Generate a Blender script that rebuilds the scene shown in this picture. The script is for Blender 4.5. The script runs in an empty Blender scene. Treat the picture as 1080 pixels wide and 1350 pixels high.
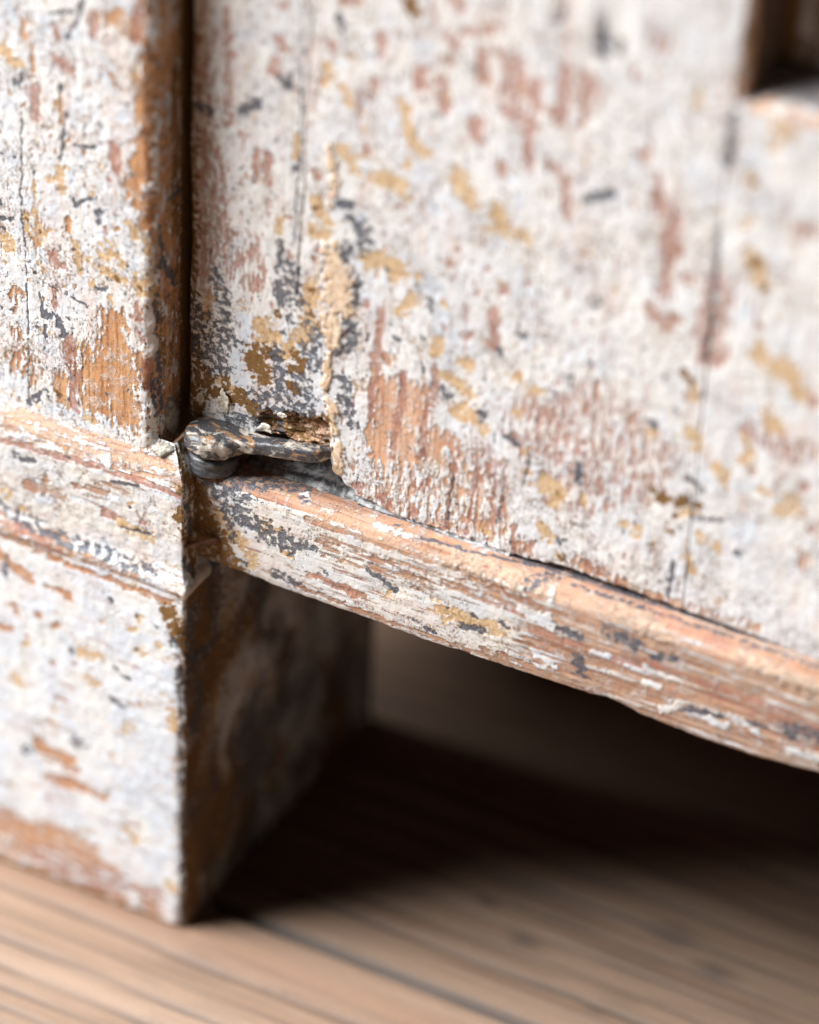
import bpy, math
import numpy as np
from mathutils import Matrix, Vector

# ------------------------------------------------------------------ camera, world, light, exposure
sc = bpy.context.scene
CAM_LOC = (0.29674, -0.50819, 0.52119)
CAM_AXES = [[0.8843, -0.296811, 0.36044], [0.465257, 0.495045, -0.733803], [0.039367, 0.816599, 0.575862]]
cam_data = bpy.data.cameras.new("camera")
cam = bpy.data.objects.new("camera", cam_data)
sc.collection.objects.link(cam)
_m = Matrix(CAM_AXES).to_4x4()
_m.translation = Vector(CAM_LOC)
cam.matrix_world = _m
cam_data.sensor_fit = 'VERTICAL'
cam_data.sensor_height = 36.0
cam_data.lens = 5000.0 / 1350.0 * 36.0
cam_data.clip_start = 0.02
cam_data.clip_end = 50.0
cam_data.dof.use_dof = True
cam_data.dof.focus_distance = 0.7165
cam_data.dof.aperture_fstop = 5.2
cam_data.dof.aperture_blades = 9
sc.camera = cam

world = bpy.data.worlds.new("World")
sc.world = world
world.use_nodes = True
world.node_tree.nodes["Background"].inputs[0].default_value = (0.86, 0.93, 1.0, 1)
world.node_tree.nodes["Background"].inputs[1].default_value = 0.02

def window_lamp(loc, target, sx, sy, watts, color):
    d = bpy.data.lights.new("window_light", 'AREA')
    d.shape = 'RECTANGLE'; d.size = sx; d.size_y = sy
    d.energy = watts; d.color = color
    o = bpy.data.objects.new("window_light", d)
    sc.collection.objects.link(o)
    o.location = loc
    o.rotation_euler = (Vector(target) - Vector(loc)).to_track_quat('-Z', 'Y').to_euler()
window_lamp((-1.47, -0.53, 1.52), (0.02, 0.0, 0.1), 1.4, 1.5, 220.0, (0.97, 0.985, 1.0))

sc.view_settings.view_transform = 'Standard'
sc.view_settings.look = 'None'
sc.view_settings.exposure = 0.0
sc.view_settings.gamma = 1.0

# ------------------------------------------------------------------ numpy noise (mm coordinates)
_rs = np.random.RandomState(7)
_perm = _rs.permutation(1024).astype(np.int32)
_ang = _rs.rand(1024) * 2 * np.pi
_gx = np.cos(_ang).astype(np.float32); _gy = np.sin(_ang).astype(np.float32)

def perlin(x, y, seed=0):
    x = np.asarray(x, np.float32) + np.float32(seed * 17.31 + 500)
    y = np.asarray(y, np.float32) + np.float32(seed * 9.77 + 500)
    xi = np.floor(x).astype(np.int32); yi = np.floor(y).astype(np.int32)
    fx = x - xi; fy = y - yi
    u = fx * fx * fx * (fx * (fx * 6 - 15) + 10); v = fy * fy * fy * (fy * (fy * 6 - 15) + 10)
    def g(ix, iy, dx, dy):
        h = _perm[(_perm[ix & 1023] + iy) & 1023]
        return _gx[h] * dx + _gy[h] * dy
    a = g(xi, yi, fx, fy); b = g(xi + 1, yi, fx - 1, fy)
    c = g(xi, yi + 1, fx, fy - 1); d = g(xi + 1, yi + 1, fx - 1, fy - 1)
    return (a + u * (b - a)) + v * ((c + u * (d - c)) - (a + u * (b - a)))

def fbm(x, y, oct=4, seed=0, rough=0.5):
    s = 0; a = 1.0; f = 1.0
    for k in range(oct):
        s = s + a * perlin(x * f, y * f, seed + k * 3)
        a *= rough; f *= 2.03
    return s

def smooth(e0, e1, x):
    t = np.clip((x - e0) / (e1 - e0), 0, 1)
    return t * t * (3 - 2 * t)

def seg_dist(u, v, pts):
    if len(pts) == 1:
        return np.hypot(u - pts[0][0], v - pts[0][1])
    best = None
    for (ax, ay), (bx, by) in zip(pts[:-1], pts[1:]):
        dx, dy = bx - ax, by - ay
        t = np.clip(((u - ax) * dx + (v - ay) * dy) / (dx * dx + dy * dy + 1e-9), 0, 1)
        d = np.hypot(u - ax - t * dx, v - ay - t * dy)
        best = d if best is None else np.minimum(best, d)
    return best

# every stroke is a worn place on a surface, in that surface's own millimetres:
# (layer, half width, strength, u,v,u,v...)  W bare wood, R red primer, O ochre, M brown ochre,
# K black-grey, B blue-grey, P filler, C cream top coat left standing
STROKES = {
 'stile': [
  ('W',1.02,1,(-36.7,197.3,-36.6,195.0)),('O',1.36,1,(-41.3,190.2,-39.2,188.9)),('R',0.68,1,(-30.3,198.4,-29.4,196.3)),
  ('R',1.02,1,(-29.9,191.9,-27.2,190.5)),('R',1.19,1,(-34.9,183.9,-34.2,178.1)),('R',1.02,1,(-21.8,203.0,-22.3,199.1)),
  ('W',1.69,1,(-18.2,203.3,-14.0,203.7)),('W',1.19,1,(-14.4,203.6,-14.0,200.7)),('R',0.85,1,(-12.9,208.5,-13.5,200.1)),
  ('W',1.36,0.6,(-11.3,208.9,-11.3,199.9)),('W',1.69,1,(-10.8,196.3,-11.2,183.1,-11.7,173.5,-11.3,162.4)),('W',1.53,1,(-12.1,192.8,-12.3,184.3)),
  ('W',1.53,1,(-12.6,181.9,-12.9,173.9)),('W',2.03,1,(-14.1,170.4,-11.7,166.3)),('W',1.53,1,(-9.6,200.4,-9.4,166.2)),('C',1.02,1,(-13.6,182.0)),
  ('C',1.19,1,(-10.9,170.6)),('O',0.68,1,(-13.5,193.2)),('C',0.51,1,(-10.4,204.7,-9.9,198.8)),('C',0.51,1,(-9.0,188.4,-8.9,174.3)),
  ('K',0.34,1,(-23.8,205.5,-25.3,201.3,-27.5,196.9)),('K',0.59,1,(-24.3,204.9,-24.8,203.4)),('K',0.27,1,(-30.9,200.9,-26.6,202.4)),
  ('K',0.85,1,(-29.2,186.3)),('K',0.59,1,(-39.3,184.5)),('K',0.44,1,(-37.5,186.6,-38.0,183.8)),('K',0.39,1,(-28.2,181.2,-29.5,170.5)),
  ('K',0.29,1,(-26.6,175.0,-21.8,176.0)),('K',0.59,1,(-26.3,162.3,-26.8,163.7)),('K',0.29,1,(-25.5,163.2,-22.7,165.3)),
  ('K',0.14,1,(-37.8,178.3,-37.8,172.0,-37.9,167.9,-38.3,158.9,-37.4,147.6,-37.2,132.5,-37.6,115.1)),('K',0.85,0.6,(-9.3,196.3)),
  ('W',0.51,1,(-18.3,191.8,-17.8,190.1)),('W',0.85,0.6,(-29.6,183.1,-29.0,179.3)),('W',0.59,1,(-27.4,175.9)),('W',0.59,1,(-24.5,174.2)),
  ('W',0.51,1,(-37.4,180.5)),('W',0.34,1,(-16.4,189.3)),('W',0.34,1,(-16.9,186.4)),('W',0.34,1,(-24.5,177.8)),('W',0.34,1,(-31.3,175.8)),
  ('R',0.51,1,(-35.7,186.0)),('W',0.68,0.55,(-35.5,193.0,-35.3,188.5)),('R',1.19,1,(-18.1,177.1,-17.7,174.8)),('R',0.76,1,(-17.8,174.0,-17.3,172.1)),
  ('R',0.59,1,(-19.2,169.9)),('R',0.34,1,(-17.1,179.0)),('R',0.51,1,(-42.6,173.4)),('K',0.51,1,(-43.0,158.2)),('R',0.51,1,(-23.4,162.7)),
  ('O',0.85,1,(-29.8,168.8,-29.1,164.2)),('O',0.68,1,(-31.2,165.9)),('O',0.51,1,(-35.3,164.7,-35.2,161.5)),('O',0.51,1,(-32.5,166.2)),
  ('O',0.68,1,(-34.9,159.9,-35.3,157.3)),('O',0.68,0.6,(-22.7,166.5)),('B',1.53,1,(-16.4,184.6)),('B',0.68,1,(-27.0,170.1,-26.8,166.5)),
  ('B',1.02,1,(-39.4,167.5)),('B',2.37,0.52,(-40.3,197.8)),('B',1.02,1,(-36.2,160.3)),('B',1.36,0.55,(-31.3,160.2)),
  ('K',0.34,1,(-43.1,154.6,-39.7,155.2)),('K',0.68,1,(-42.6,152.6)),('K',0.85,1,(-20.9,162.2)),('K',0.41,1,(-22.4,146.0,-20.1,146.2)),
  ('K',0.17,1,(-34.1,143.7,-29.9,142.5)),('K',0.34,1,(-28.6,142.4)),('K',0.25,1,(-26.6,141.9,-24.1,141.1)),('O',0.68,1,(-37.2,156.8,-36.9,153.6)),
  ('O',1.02,1,(-34.7,155.1,-33.9,153.7)),('O',0.51,1,(-36.4,152.9)),('O',0.51,1,(-32.2,155.0)),('O',1.19,1,(-41.8,150.4,-40.7,148.6)),
  ('O',0.51,1,(-30.9,155.5)),('O',0.61,1,(-26.8,154.3,-26.0,151.3,-25.5,148.4)),('O',0.68,1,(-24.0,151.6)),
  ('O',0.68,1,(-21.5,153.0,-17.4,154.8,-16.6,152.6)),('O',0.85,1,(-20.7,150.5,-18.2,149.6,-15.8,149.6)),('O',0.85,1,(-23.2,146.8)),
  ('O',0.85,1,(-14.6,162.2,-13.6,160.1)),('O',0.68,1,(-11.3,159.2,-10.5,155.4)),('O',1.36,1,(-12.0,150.8,-13.0,148.0,-10.1,148.1)),
  ('O',0.34,1,(-19.1,145.2,-18.6,143.7)),('O',0.51,1,(-34.5,146.9,-33.5,145.8)),('O',0.85,0.55,(-19.0,156.7,-21.5,154.3)),('M',0.51,1,(-12.5,149.0)),
  ('M',0.51,1,(-17.4,149.4)),('M',0.51,1,(-37.0,156.0)),('M',0.51,1,(-34.4,154.4)),('W',0.68,1,(-28.0,158.8,-27.9,156.4)),
  ('R',0.51,1,(-20.3,159.9,-19.8,158.5)),('W',0.68,1,(-17.8,159.6)),('R',1.02,1,(-31.8,150.2,-31.1,148.8,-29.5,148.5)),('R',1.02,1,(-30.7,148.4)),
  ('R',0.61,1,(-31.3,142.6,-31.0,138.8)),('W',0.85,0.6,(-34.8,152.1)),('R',0.68,1,(-12.8,138.9,-12.0,137.5)),('R',0.68,1,(-13.7,144.6,-13.0,142.2)),
  ('R',0.44,1,(-14.7,142.0)),('O',0.34,1,(-11.4,136.0)),('K',0.34,1,(-21.4,160.4)),('W',2.71,1,(-18.3,139.6,-18.0,135.8)),
  ('W',3.73,1,(-23.4,127.7,-21.8,120.5)),('W',4.07,1,(-18.3,132.0,-15.9,120.8)),('W',2.37,1,(-12.5,132.3,-10.9,129.4)),
  ('W',1.53,1,(-30.2,122.8,-29.5,117.9)),('R',1.36,1,(-28.4,132.0,-27.6,128.0)),('R',0.85,1,(-27.3,125.6,-26.9,117.0)),
  ('R',1.02,1,(-11.4,132.6,-10.4,126.2)),('C',1.36,0.8,(-12.4,124.6)),('C',1.36,1,(-10.1,137.3)),('C',0.85,1,(-10.9,141.2)),
  ('W',0.68,0.6,(-9.3,163.1,-8.9,123.3)),('M',0.85,1,(-30.6,119.2)),('K',0.24,1,(-34.6,141.0,-33.7,135.4)),
  ('K',0.61,1,(-33.4,136.3,-30.9,136.7,-29.5,134.2,-29.4,132.9)),('K',0.34,1,(-33.4,133.8,-33.3,131.3)),('K',0.34,1,(-28.3,137.1)),
  ('K',0.51,0.7,(-9.2,147.6,-9.1,143.5,-8.7,135.2,-8.0,121.8)),('K',0.51,0.6,(-10.0,129.7,-9.0,120.6)),('W',1.36,0.52,(-40.1,138.4)),
  ('W',1.02,0.54,(-41.0,135.5)),('W',1.02,0.52,(-40.0,129.9)),('W',3.39,0.5,(-38.7,123.4)),('W',1.02,0.55,(-40.1,123.0)),
  ('R',0.51,0.6,(-40.3,130.6,-39.7,124.8)),('B',1.02,1,(-32.1,158.3)),('B',1.36,1,(-39.0,148.8)),('B',1.02,1,(-14.9,157.2)),('B',1.36,1,(-13.3,153.7)),
  ('B',0.51,1,(-8.9,158.3,-9.1,151.7)),('B',1.19,0.62,(-33.8,115.0,-13.4,118.6)),('B',2.37,0.5,(-40.6,119.3)),('K',0.85,0.55,(-37.2,115.2,-33.7,118.2)),
  ('O',0.68,1,(-35.5,115.1)),('O',0.68,1,(-25.2,116.2,-23.5,115.6)),('W',0.68,0.6,(-18.4,117.2)),('K',0.85,0.7,(-8.0,154.6,-3.8,148.3)),
  ('K',0.68,1,(-5.3,166.7,-2.1,167.0)),('K',0.68,0.6,(-6.0,147.0,-5.2,140.7)),('K',0.51,0.6,(-8.3,162.1,-7.4,156.8)),
  ('C',0.34,1,(-7.9,144.2,-7.1,140.4)),('C',0.68,0.53,(-6.6,144.8,-3.2,138.8)),('O',0.51,1,(-6.0,145.4)),('O',0.51,1,(-3.3,144.7)),
  ('C',0.68,0.5,(-4.2,126.7,-3.6,119.4)),('K',0.51,0.6,(-8.5,132.4,-8.1,120.3)),('C',0.51,0.52,(-9.9,182.0,-9.1,169.0)),
  ('C',1.69,0.49,(-2.0,128.8,-1.9,118.4)),('M',1.02,0.6,(-4.1,191.6,-3.4,159.6)),('O',0.51,0.6,(-5.5,143.9,-5.2,142.1)),
 ],
 'door': [
  ('R',0.7,0.62,(0.4,206.2,1.1,183.4)),('R',0.83,1,(1.8,198.0)),('R',1.86,0.56,(-4.9,197.9,-4.8,188.7)),('R',2.89,0.54,(-5.9,186.8,-5.4,155.0)),
  ('M',1.02,0.53,(-6.7,203.4,-6.1,143.2)),('R',2.07,0.49,(-1.4,167.6,-0.5,154.9)),('R',1.03,1,(11.7,210.8)),('R',1.03,1,(10.8,203.5,11.6,201.8)),
  ('R',0.83,1,(10.6,199.3,10.2,196.4)),('R',0.83,1,(9.1,197.0)),('R',0.72,0.7,(7.1,179.7,6.7,173.3)),('R',0.93,1,(9.3,179.6,9.2,174.1)),
  ('R',0.83,1,(8.3,180.4)),('R',1.03,1,(21.4,205.4)),('R',1.03,1,(31.0,209.6,31.4,206.4)),('R',0.62,1,(21.9,203.3)),
  ('R',0.93,1,(38.8,205.1,38.8,202.1)),('R',1.24,0.57,(30.0,200.3,29.7,198.0)),('R',0.83,1,(19.8,197.7)),('R',0.83,1,(22.3,175.7,22.7,177.4)),
  ('R',1.03,1,(29.3,186.4)),('R',0.83,1,(19.3,178.7)),('R',0.72,1,(35.8,177.6)),('R',0.83,1,(37.2,197.2)),('R',0.83,1,(23.1,214.7,26.8,215.5)),
  ('R',0.72,1,(13.6,168.3)),('R',0.83,0.6,(-1.8,201.0)),('R',0.83,0.6,(4.2,182.0)),('R',1.03,0.57,(-0.8,177.4,-0.3,168.0)),
  ('K',0.74,1,(3.5,186.2,6.9,189.8)),('K',0.91,1,(11.4,195.7,13.3,195.2)),('K',0.41,1,(13.4,197.5)),('K',0.83,1,(23.2,211.5,23.4,209.6)),
  ('K',0.7,1,(14.9,178.7)),('K',0.54,1,(9.9,172.4)),('K',0.74,1,(24.4,174.3,26.3,174.3)),('K',0.83,1,(26.5,171.8,28.4,169.7)),
  ('K',0.15,1,(15.6,212.6,15.6,200.7,15.8,187.0,15.5,174.4,15.2,163.2)),('K',1.03,0.6,(-5.6,185.3,-3.2,185.3)),('K',0.62,0.6,(5.3,190.1)),
  ('K',0.34,0.7,(15.4,180.7,15.9,178.9)),('O',0.83,1,(20.8,201.4,21.7,199.7,20.3,197.8)),('O',0.83,1,(23.9,197.8,25.2,195.2,26.2,194.4)),
  ('O',0.83,1,(25.4,204.2)),('O',1.03,1,(35.7,198.2,37.4,193.4,39.3,190.2,41.3,189.3)),('O',1.24,1,(24.0,185.6,26.4,182.5)),('O',1.24,1,(27.2,181.9)),
  ('O',1.45,1,(31.8,181.8,36.4,180.9)),('O',0.7,1,(15.2,185.3,14.9,180.5)),('O',1.24,1,(19.0,173.6,20.6,170.5)),('O',1.24,1,(21.7,170.0)),
  ('O',1.24,1,(19.2,166.8,21.5,166.8)),('O',0.62,1,(12.1,167.8,11.8,164.5)),('M',1.36,1,(36.3,218.0,37.1,216.6)),('O',1.03,0.56,(36.9,186.4)),
  ('P',0.76,1,(21.7,184.9,22.7,179.0,22.4,173.4)),('M',0.68,1,(19.5,171.7)),('M',0.51,1,(22.0,176.4)),('B',1.02,1,(23.5,202.2)),
  ('B',1.53,0.6,(29.4,205.4)),('B',0.85,1,(28.2,196.0)),('B',1.53,1,(27.6,171.9)),('B',2.03,0.57,(40.0,185.8)),('B',1.36,0.6,(29.5,182.6)),
  ('B',0.85,1,(14.6,179.7)),('B',0.85,0.6,(15.0,164.7)),('K',1.24,0.5,(-1.2,150.6,-0.1,147.7,1.3,142.3)),('K',1.65,0.5,(-6.1,143.2,-4.9,138.6)),
  ('K',2.48,0.5,(-4.9,135.2,-1.0,131.4)),('K',1.65,0.53,(1.0,139.7,2.2,137.6)),('K',2.07,0.45,(-2.8,140.1,-0.3,136.7)),
  ('K',0.62,1,(12.2,162.2,12.0,157.3)),('K',0.83,0.8,(12.1,154.1,12.5,149.3)),('K',1.86,0.5,(14.7,156.5,13.2,152.0,16.4,151.4)),
  ('K',0.83,1,(14.5,146.6)),('K',0.62,1,(13.0,142.8)),('K',1.24,0.57,(18.6,146.4,20.3,144.4)),('K',1.65,0.54,(18.3,141.3,20.0,138.5)),
  ('K',1.03,1,(26.3,165.1)),('K',0.83,1,(25.8,163.3)),('K',0.62,1,(28.5,159.4,28.2,154.4)),('K',1.45,0.62,(27.6,149.3,26.6,144.9)),
  ('K',0.83,1,(24.6,142.6)),('K',1.24,0.62,(25.9,137.2,27.0,135.0)),('K',1.24,0.62,(26.6,132.3,27.8,130.2)),('K',1.03,0.65,(28.3,127.5)),
  ('K',1.03,0.6,(12.1,139.2,12.9,129.3)),('K',1.65,0.49,(16.9,134.1,18.6,131.3)),('K',1.65,0.49,(8.1,127.7,9.8,124.8)),
  ('K',2.07,0.52,(12.2,127.4,17.9,127.6)),('K',1.24,0.55,(29.3,166.1,29.5,170.9)),('B',1.53,1,(5.3,143.6,4.9,138.5,3.4,132.9,4.8,128.3)),
  ('B',0.85,1,(17.3,149.2)),('B',1.02,1,(19.6,150.0)),('B',2.2,0.58,(14.5,131.6,19.4,129.9)),('B',1.02,1,(28.7,162.6)),
  ('B',1.19,1,(12.8,136.1,13.3,129.5)),('B',1.36,0.6,(19.1,139.9)),('B',1.69,0.56,(8.1,124.3,19.5,127.3)),('O',1.86,1,(8.6,143.0,11.1,140.5)),
  ('O',1.24,1,(8.6,140.5)),('O',1.65,1,(18.7,155.4,18.5,151.2,18.1,147.8)),('O',1.65,1,(19.7,146.7,16.6,143.2)),('O',1.65,1,(15.1,140.2,13.5,138.0)),
  ('O',1.03,0.7,(-2.8,145.1,-3.9,140.6)),('M',2.2,1,(7.1,135.8,8.8,132.7)),('M',1.53,1,(9.5,137.5)),('M',1.19,1,(11.5,137.3)),
  ('M',1.19,1,(15.9,138.8,17.1,137.2,15.2,135.5)),('M',0.85,1,(14.5,132.4,16.5,131.2)),('M',0.68,1,(19.1,153.9)),('M',0.68,1,(19.4,149.1)),
  ('M',2.03,0.65,(-3.5,128.9,-5.9,124.3)),('M',0.85,0.8,(1.5,128.8,-0.1,124.9,5.7,125.1)),('M',1.36,0.65,(-1.8,125.2)),('O',1.03,1,(1.5,128.0)),
  ('O',1.24,0.7,(-1.0,128.0,3.2,126.0)),('M',0.68,1,(11.6,146.8)),('M',1.36,0.6,(-6.0,136.5,-5.7,119.5)),('C',0.51,1,(15.7,137.4)),
  ('P',2.88,1,(23.6,161.0,25.1,153.4)),('P',2.2,1,(23.3,148.7,24.1,144.9)),('P',0.85,1,(22.8,141.1,22.5,134.3)),('P',1.02,1,(23.7,131.3,24.4,124.8)),
  ('P',1.02,1,(25.3,121.7,25.8,116.3)),('P',1.36,0.7,(23.1,164.9,23.2,161.7)),('R',1.03,1,(8.4,155.3)),('R',1.03,1,(5.1,155.9)),
  ('R',1.03,1,(6.8,151.1,7.8,152.7)),('R',4.14,0.49,(1.1,157.1,4.3,155.7)),('R',0.83,1,(20.1,163.1)),('R',0.62,1,(19.3,160.5)),
  ('R',0.83,1,(14.1,159.9)),('R',2.07,0.52,(-4.5,150.4,-3.7,147.3)),('C',1.02,1,(1.2,122.2)),('C',0.68,1,(-2.6,119.7)),
  ('M',1.36,0.8,(-4.8,123.3,-4.7,118.4)),('M',1.19,0.8,(4.5,126.4,8.2,122.9)),('K',1.03,0.6,(1.6,120.3,8.2,121.5)),
  ('M',1.02,0.7,(-0.9,124.6,1.5,123.7)),('W',1.53,1,(10.7,121.4,22.5,125.5)),('M',1.02,0.7,(9.8,122.1,22.7,127.3)),('W',1.53,1,(18.0,122.5,22.8,123.4)),
  ('K',0.62,0.8,(12.1,122.2,12.5,118.9)),('O',1.86,1,(30.5,164.0,33.7,165.4,36.1,164.2)),('O',1.24,1,(35.7,162.0)),('O',0.83,1,(40.5,164.1)),
  ('O',1.03,1,(38.5,157.8,36.7,155.6,39.7,159.0)),('O',1.24,1,(44.5,149.7,45.4,152.0)),('O',1.24,1,(49.5,148.7,51.7,149.2)),
  ('O',1.24,1,(46.6,145.0,49.7,144.4,51.3,142.5)),('O',1.65,1,(50.7,139.0,52.4,137.9)),('O',1.24,0.7,(60.9,149.5)),('O',0.83,1,(45.8,160.2)),
  ('O',0.83,0.6,(53.2,177.7,54.6,178.8)),('O',1.24,0.6,(60.6,179.1)),('K',0.62,1,(34.2,163.6)),('K',0.34,1,(34.6,161.4)),('K',0.74,1,(43.1,159.3)),
  ('K',0.34,1,(30.9,148.8,30.7,147.0)),('K',0.25,1,(41.6,151.5,42.8,151.1)),('K',0.41,1,(42.0,146.2,42.7,144.5)),('K',0.93,1,(57.6,153.6)),
  ('K',1.03,0.6,(61.5,158.9)),('K',1.03,1,(55.1,139.3)),('K',0.62,1,(54.9,147.0)),('K',1.24,0.56,(46.8,140.9)),('K',0.25,1,(43.2,159.3,43.5,157.5)),
  ('K',0.34,1,(35.5,152.2)),('K',0.62,0.6,(37.0,149.5)),('R',0.83,1,(30.5,154.8)),('R',0.95,1,(48.1,172.2)),('R',0.83,1,(46.4,169.1)),
  ('R',0.74,1,(52.7,164.8)),('R',0.83,1,(57.4,167.6,57.6,166.4)),('R',0.54,1,(54.1,170.3)),('R',0.62,1,(62.4,169.5)),
  ('R',1.03,1,(55.6,161.8,56.5,158.9,56.4,154.0)),('R',1.03,1,(55.3,154.4)),('R',1.24,1,(51.0,154.6)),
  ('R',0.83,1,(33.4,154.2,33.1,147.9,32.9,142.8,32.3,136.0,32.1,130.8)),('R',0.72,1,(38.4,143.0,38.3,138.0,38.1,132.1)),
  ('R',0.95,1,(45.0,145.6,45.1,142.8,44.5,139.3)),('R',0.83,1,(44.0,137.5)),('R',0.62,1,(43.1,135.5,42.9,126.2)),('W',1.19,1,(35.6,144.6)),
  ('W',2.37,1,(35.1,138.6,34.8,130.1)),('W',2.03,1,(39.8,140.2,39.8,132.7)),('W',1.36,0.6,(30.4,137.0)),('W',1.19,0.6,(42.9,139.6,42.4,132.8)),
  ('B',2.03,0.62,(41.8,162.9)),('B',1.69,0.6,(45.2,156.7,47.6,154.3)),('B',1.19,1,(27.9,162.4)),('B',1.36,0.6,(44.9,163.1)),('B',1.36,0.6,(38.5,167.4)),
  ('W',2.37,1,(33.2,127.0,34.4,123.2)),('W',2.54,1,(37.8,130.3,39.6,125.0)),('W',2.2,1,(46.2,130.4,45.4,127.0)),('W',1.36,0.6,(48.8,131.6,49.7,128.6)),
  ('W',4.75,0.45,(37.6,117.4,50.3,116.8)),('W',4.41,0.44,(49.9,125.2,56.6,117.4)),('W',1.36,1,(55.2,114.8,58.1,113.6)),('W',0.85,1,(52.8,114.8)),
  ('W',1.69,0.7,(64.7,113.1)),('W',0.85,0.7,(44.2,111.5,47.8,111.2)),('R',1.03,1,(35.3,114.0,36.2,112.1)),('R',1.03,1,(30.5,113.5)),
  ('R',1.24,0.8,(41.8,112.9)),('W',0.68,1,(49.0,112.9)),('O',0.83,0.7,(56.8,114.0)),('R',0.83,1,(29.6,114.6)),('R',0.83,1,(37.4,133.5,37.0,124.1)),
  ('R',0.83,1,(43.6,135.7,42.8,126.1)),('R',0.41,1,(50.4,130.5,49.5,123.4,48.9,114.6,48.5,111.9)),('R',0.41,1,(54.3,130.2,53.7,119.8,53.1,111.8)),
  ('R',0.25,1,(60.2,130.6,59.7,118.5)),('R',0.72,1,(58.8,119.9,58.4,114.3)),('R',0.62,1,(62.6,117.0,62.6,111.5)),('R',0.62,1,(66.5,115.0,66.3,112.7)),
  ('R',0.34,0.6,(68.8,144.4,68.9,138.7)),('K',0.22,1,(49.7,123.5,48.9,113.7)),('K',0.17,1,(60.1,125.5,59.0,116.6)),('K',0.2,1,(65.0,133.9,63.9,126.8)),
  ('O',1.45,1,(49.3,137.6,53.1,138.1)),('O',1.24,1,(55.6,136.1)),('O',1.03,0.6,(61.8,142.0)),('O',1.86,1,(68.4,128.5,70.7,128.4,70.1,125.7)),
  ('O',1.03,1,(63.8,134.4)),('O',1.03,1,(64.4,130.4)),('O',1.03,0.7,(67.7,119.7,69.9,117.1)),('O',1.03,1,(72.2,113.7)),('M',0.85,1,(72.8,113.6)),
  ('M',0.51,1,(70.4,127.8)),('K',0.62,1,(60.5,136.0)),('K',0.62,1,(61.8,135.7)),('R',3.31,0.48,(67.5,141.5,63.1,138.3)),
  ('R',2.48,0.53,(56.0,129.1,57.8,124.7)),('R',1.24,0.6,(43.9,119.7)),('O',1.45,1,(64.5,147.8)),('M',0.85,1,(93.5,161.2,94.2,159.9)),
  ('O',1.03,1,(94.7,159.2,95.4,157.6)),('O',1.65,1,(106.4,169.9,109.4,167.8,112.2,168.8,114.8,164.2)),('O',1.45,1,(109.7,157.7,110.6,156.1)),
  ('O',1.45,0.7,(95.7,149.7,97.0,146.9)),('O',1.03,1,(87.9,146.6)),('O',1.03,0.65,(105.3,152.2,107.3,148.9)),('O',1.45,1,(105.8,146.7)),
  ('O',1.45,0.75,(100.9,144.2,102.6,142.3)),('O',1.03,0.6,(109.9,142.0)),('O',1.65,0.65,(113.8,139.5,116.5,141.6)),('O',1.03,1,(76.1,127.9)),
  ('M',1.02,1,(89.2,134.6,91.5,133.4)),('M',1.02,1,(93.7,134.2,98.1,135.0)),('M',0.68,1,(94.3,131.1)),('O',1.45,1,(96.1,132.6)),
  ('O',1.24,1,(86.7,125.0)),('M',0.68,1,(90.1,123.4)),('M',0.68,1,(93.6,127.2)),('O',1.24,0.75,(99.5,128.0)),('O',1.03,0.65,(102.5,127.1)),
  ('O',0.83,0.8,(96.9,122.9,98.7,120.1)),('O',1.03,1,(83.9,125.6)),('K',0.62,1,(74.5,135.6,74.6,131.5)),('K',0.83,1,(88.0,148.6)),
  ('K',0.62,0.7,(96.2,139.7,98.5,138.4)),('K',0.62,1,(96.2,134.8)),('K',0.41,0.7,(97.6,131.8,102.7,133.2)),
  ('K',0.31,1,(94.5,121.1,94.4,117.7,94.0,113.3)),('K',0.83,0.6,(106.9,127.4)),('K',0.83,0.6,(72.2,117.1)),('K',1.03,0.5,(71.3,152.6)),
  ('R',1.24,1,(96.6,167.4)),('R',0.83,1,(75.5,156.4)),('R',0.83,1,(76.8,152.5)),('R',1.24,1,(117.3,163.5)),('R',0.83,1,(107.4,145.4)),
  ('R',1.03,1,(117.4,146.0)),('R',6.2,0.46,(67.6,139.9,77.8,145.1)),('R',5.79,0.455,(79.3,145.6,85.6,141.2)),('R',5.17,0.455,(74.4,130.6,85.8,139.6)),
  ('R',0.62,1,(68.8,144.4,68.9,141.9)),('R',0.83,0.6,(119.8,137.2,121.1,139.2)),('R',1.24,0.54,(113.1,166.7)),
  ('W',1.19,0.62,(76.3,114.0,81.8,113.0,87.3,112.1)),('R',0.62,0.7,(77.1,114.6,80.3,113.2)),('W',0.85,0.55,(88.0,111.9,112.1,112.5)),
  ('W',1.69,0.52,(119.1,130.3)),('R',2.07,0.52,(106.6,153.5,116.8,152.2)),('R',1.24,1,(44.4,208.9)),('R',1.24,1,(43.6,204.3,44.3,199.2)),
  ('R',0.83,1,(39.8,205.4)),('R',1.03,1,(50.5,211.4,50.9,207.1)),('R',0.83,0.7,(46.7,214.7,53.1,217.6)),('R',1.45,1,(49.8,198.6,50.7,195.1)),
  ('R',1.03,1,(55.5,189.8,55.6,192.1)),('R',2.07,0.62,(57.0,211.9,56.9,203.0)),('R',1.45,1,(60.8,209.3,61.5,205.1)),
  ('R',1.24,1,(60.6,201.8,60.7,193.6)),('R',0.83,1,(64.7,194.8,67.8,192.0,68.5,185.4)),('R',1.24,1,(66.7,213.2,66.2,203.5)),
  ('R',1.45,0.65,(70.6,212.9,70.3,206.9)),('R',0.83,1,(69.4,203.7)),('R',0.83,1,(63.3,204.8,66.1,205.0)),('R',1.45,1,(82.1,201.6)),
  ('R',1.03,0.7,(84.6,197.9,85.8,191.6)),('R',1.86,1,(88.4,190.9,88.4,181.8)),('R',1.24,1,(88.2,180.9,88.1,175.5)),('R',1.24,1,(85.3,172.3,89.1,169.6)),
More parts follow.
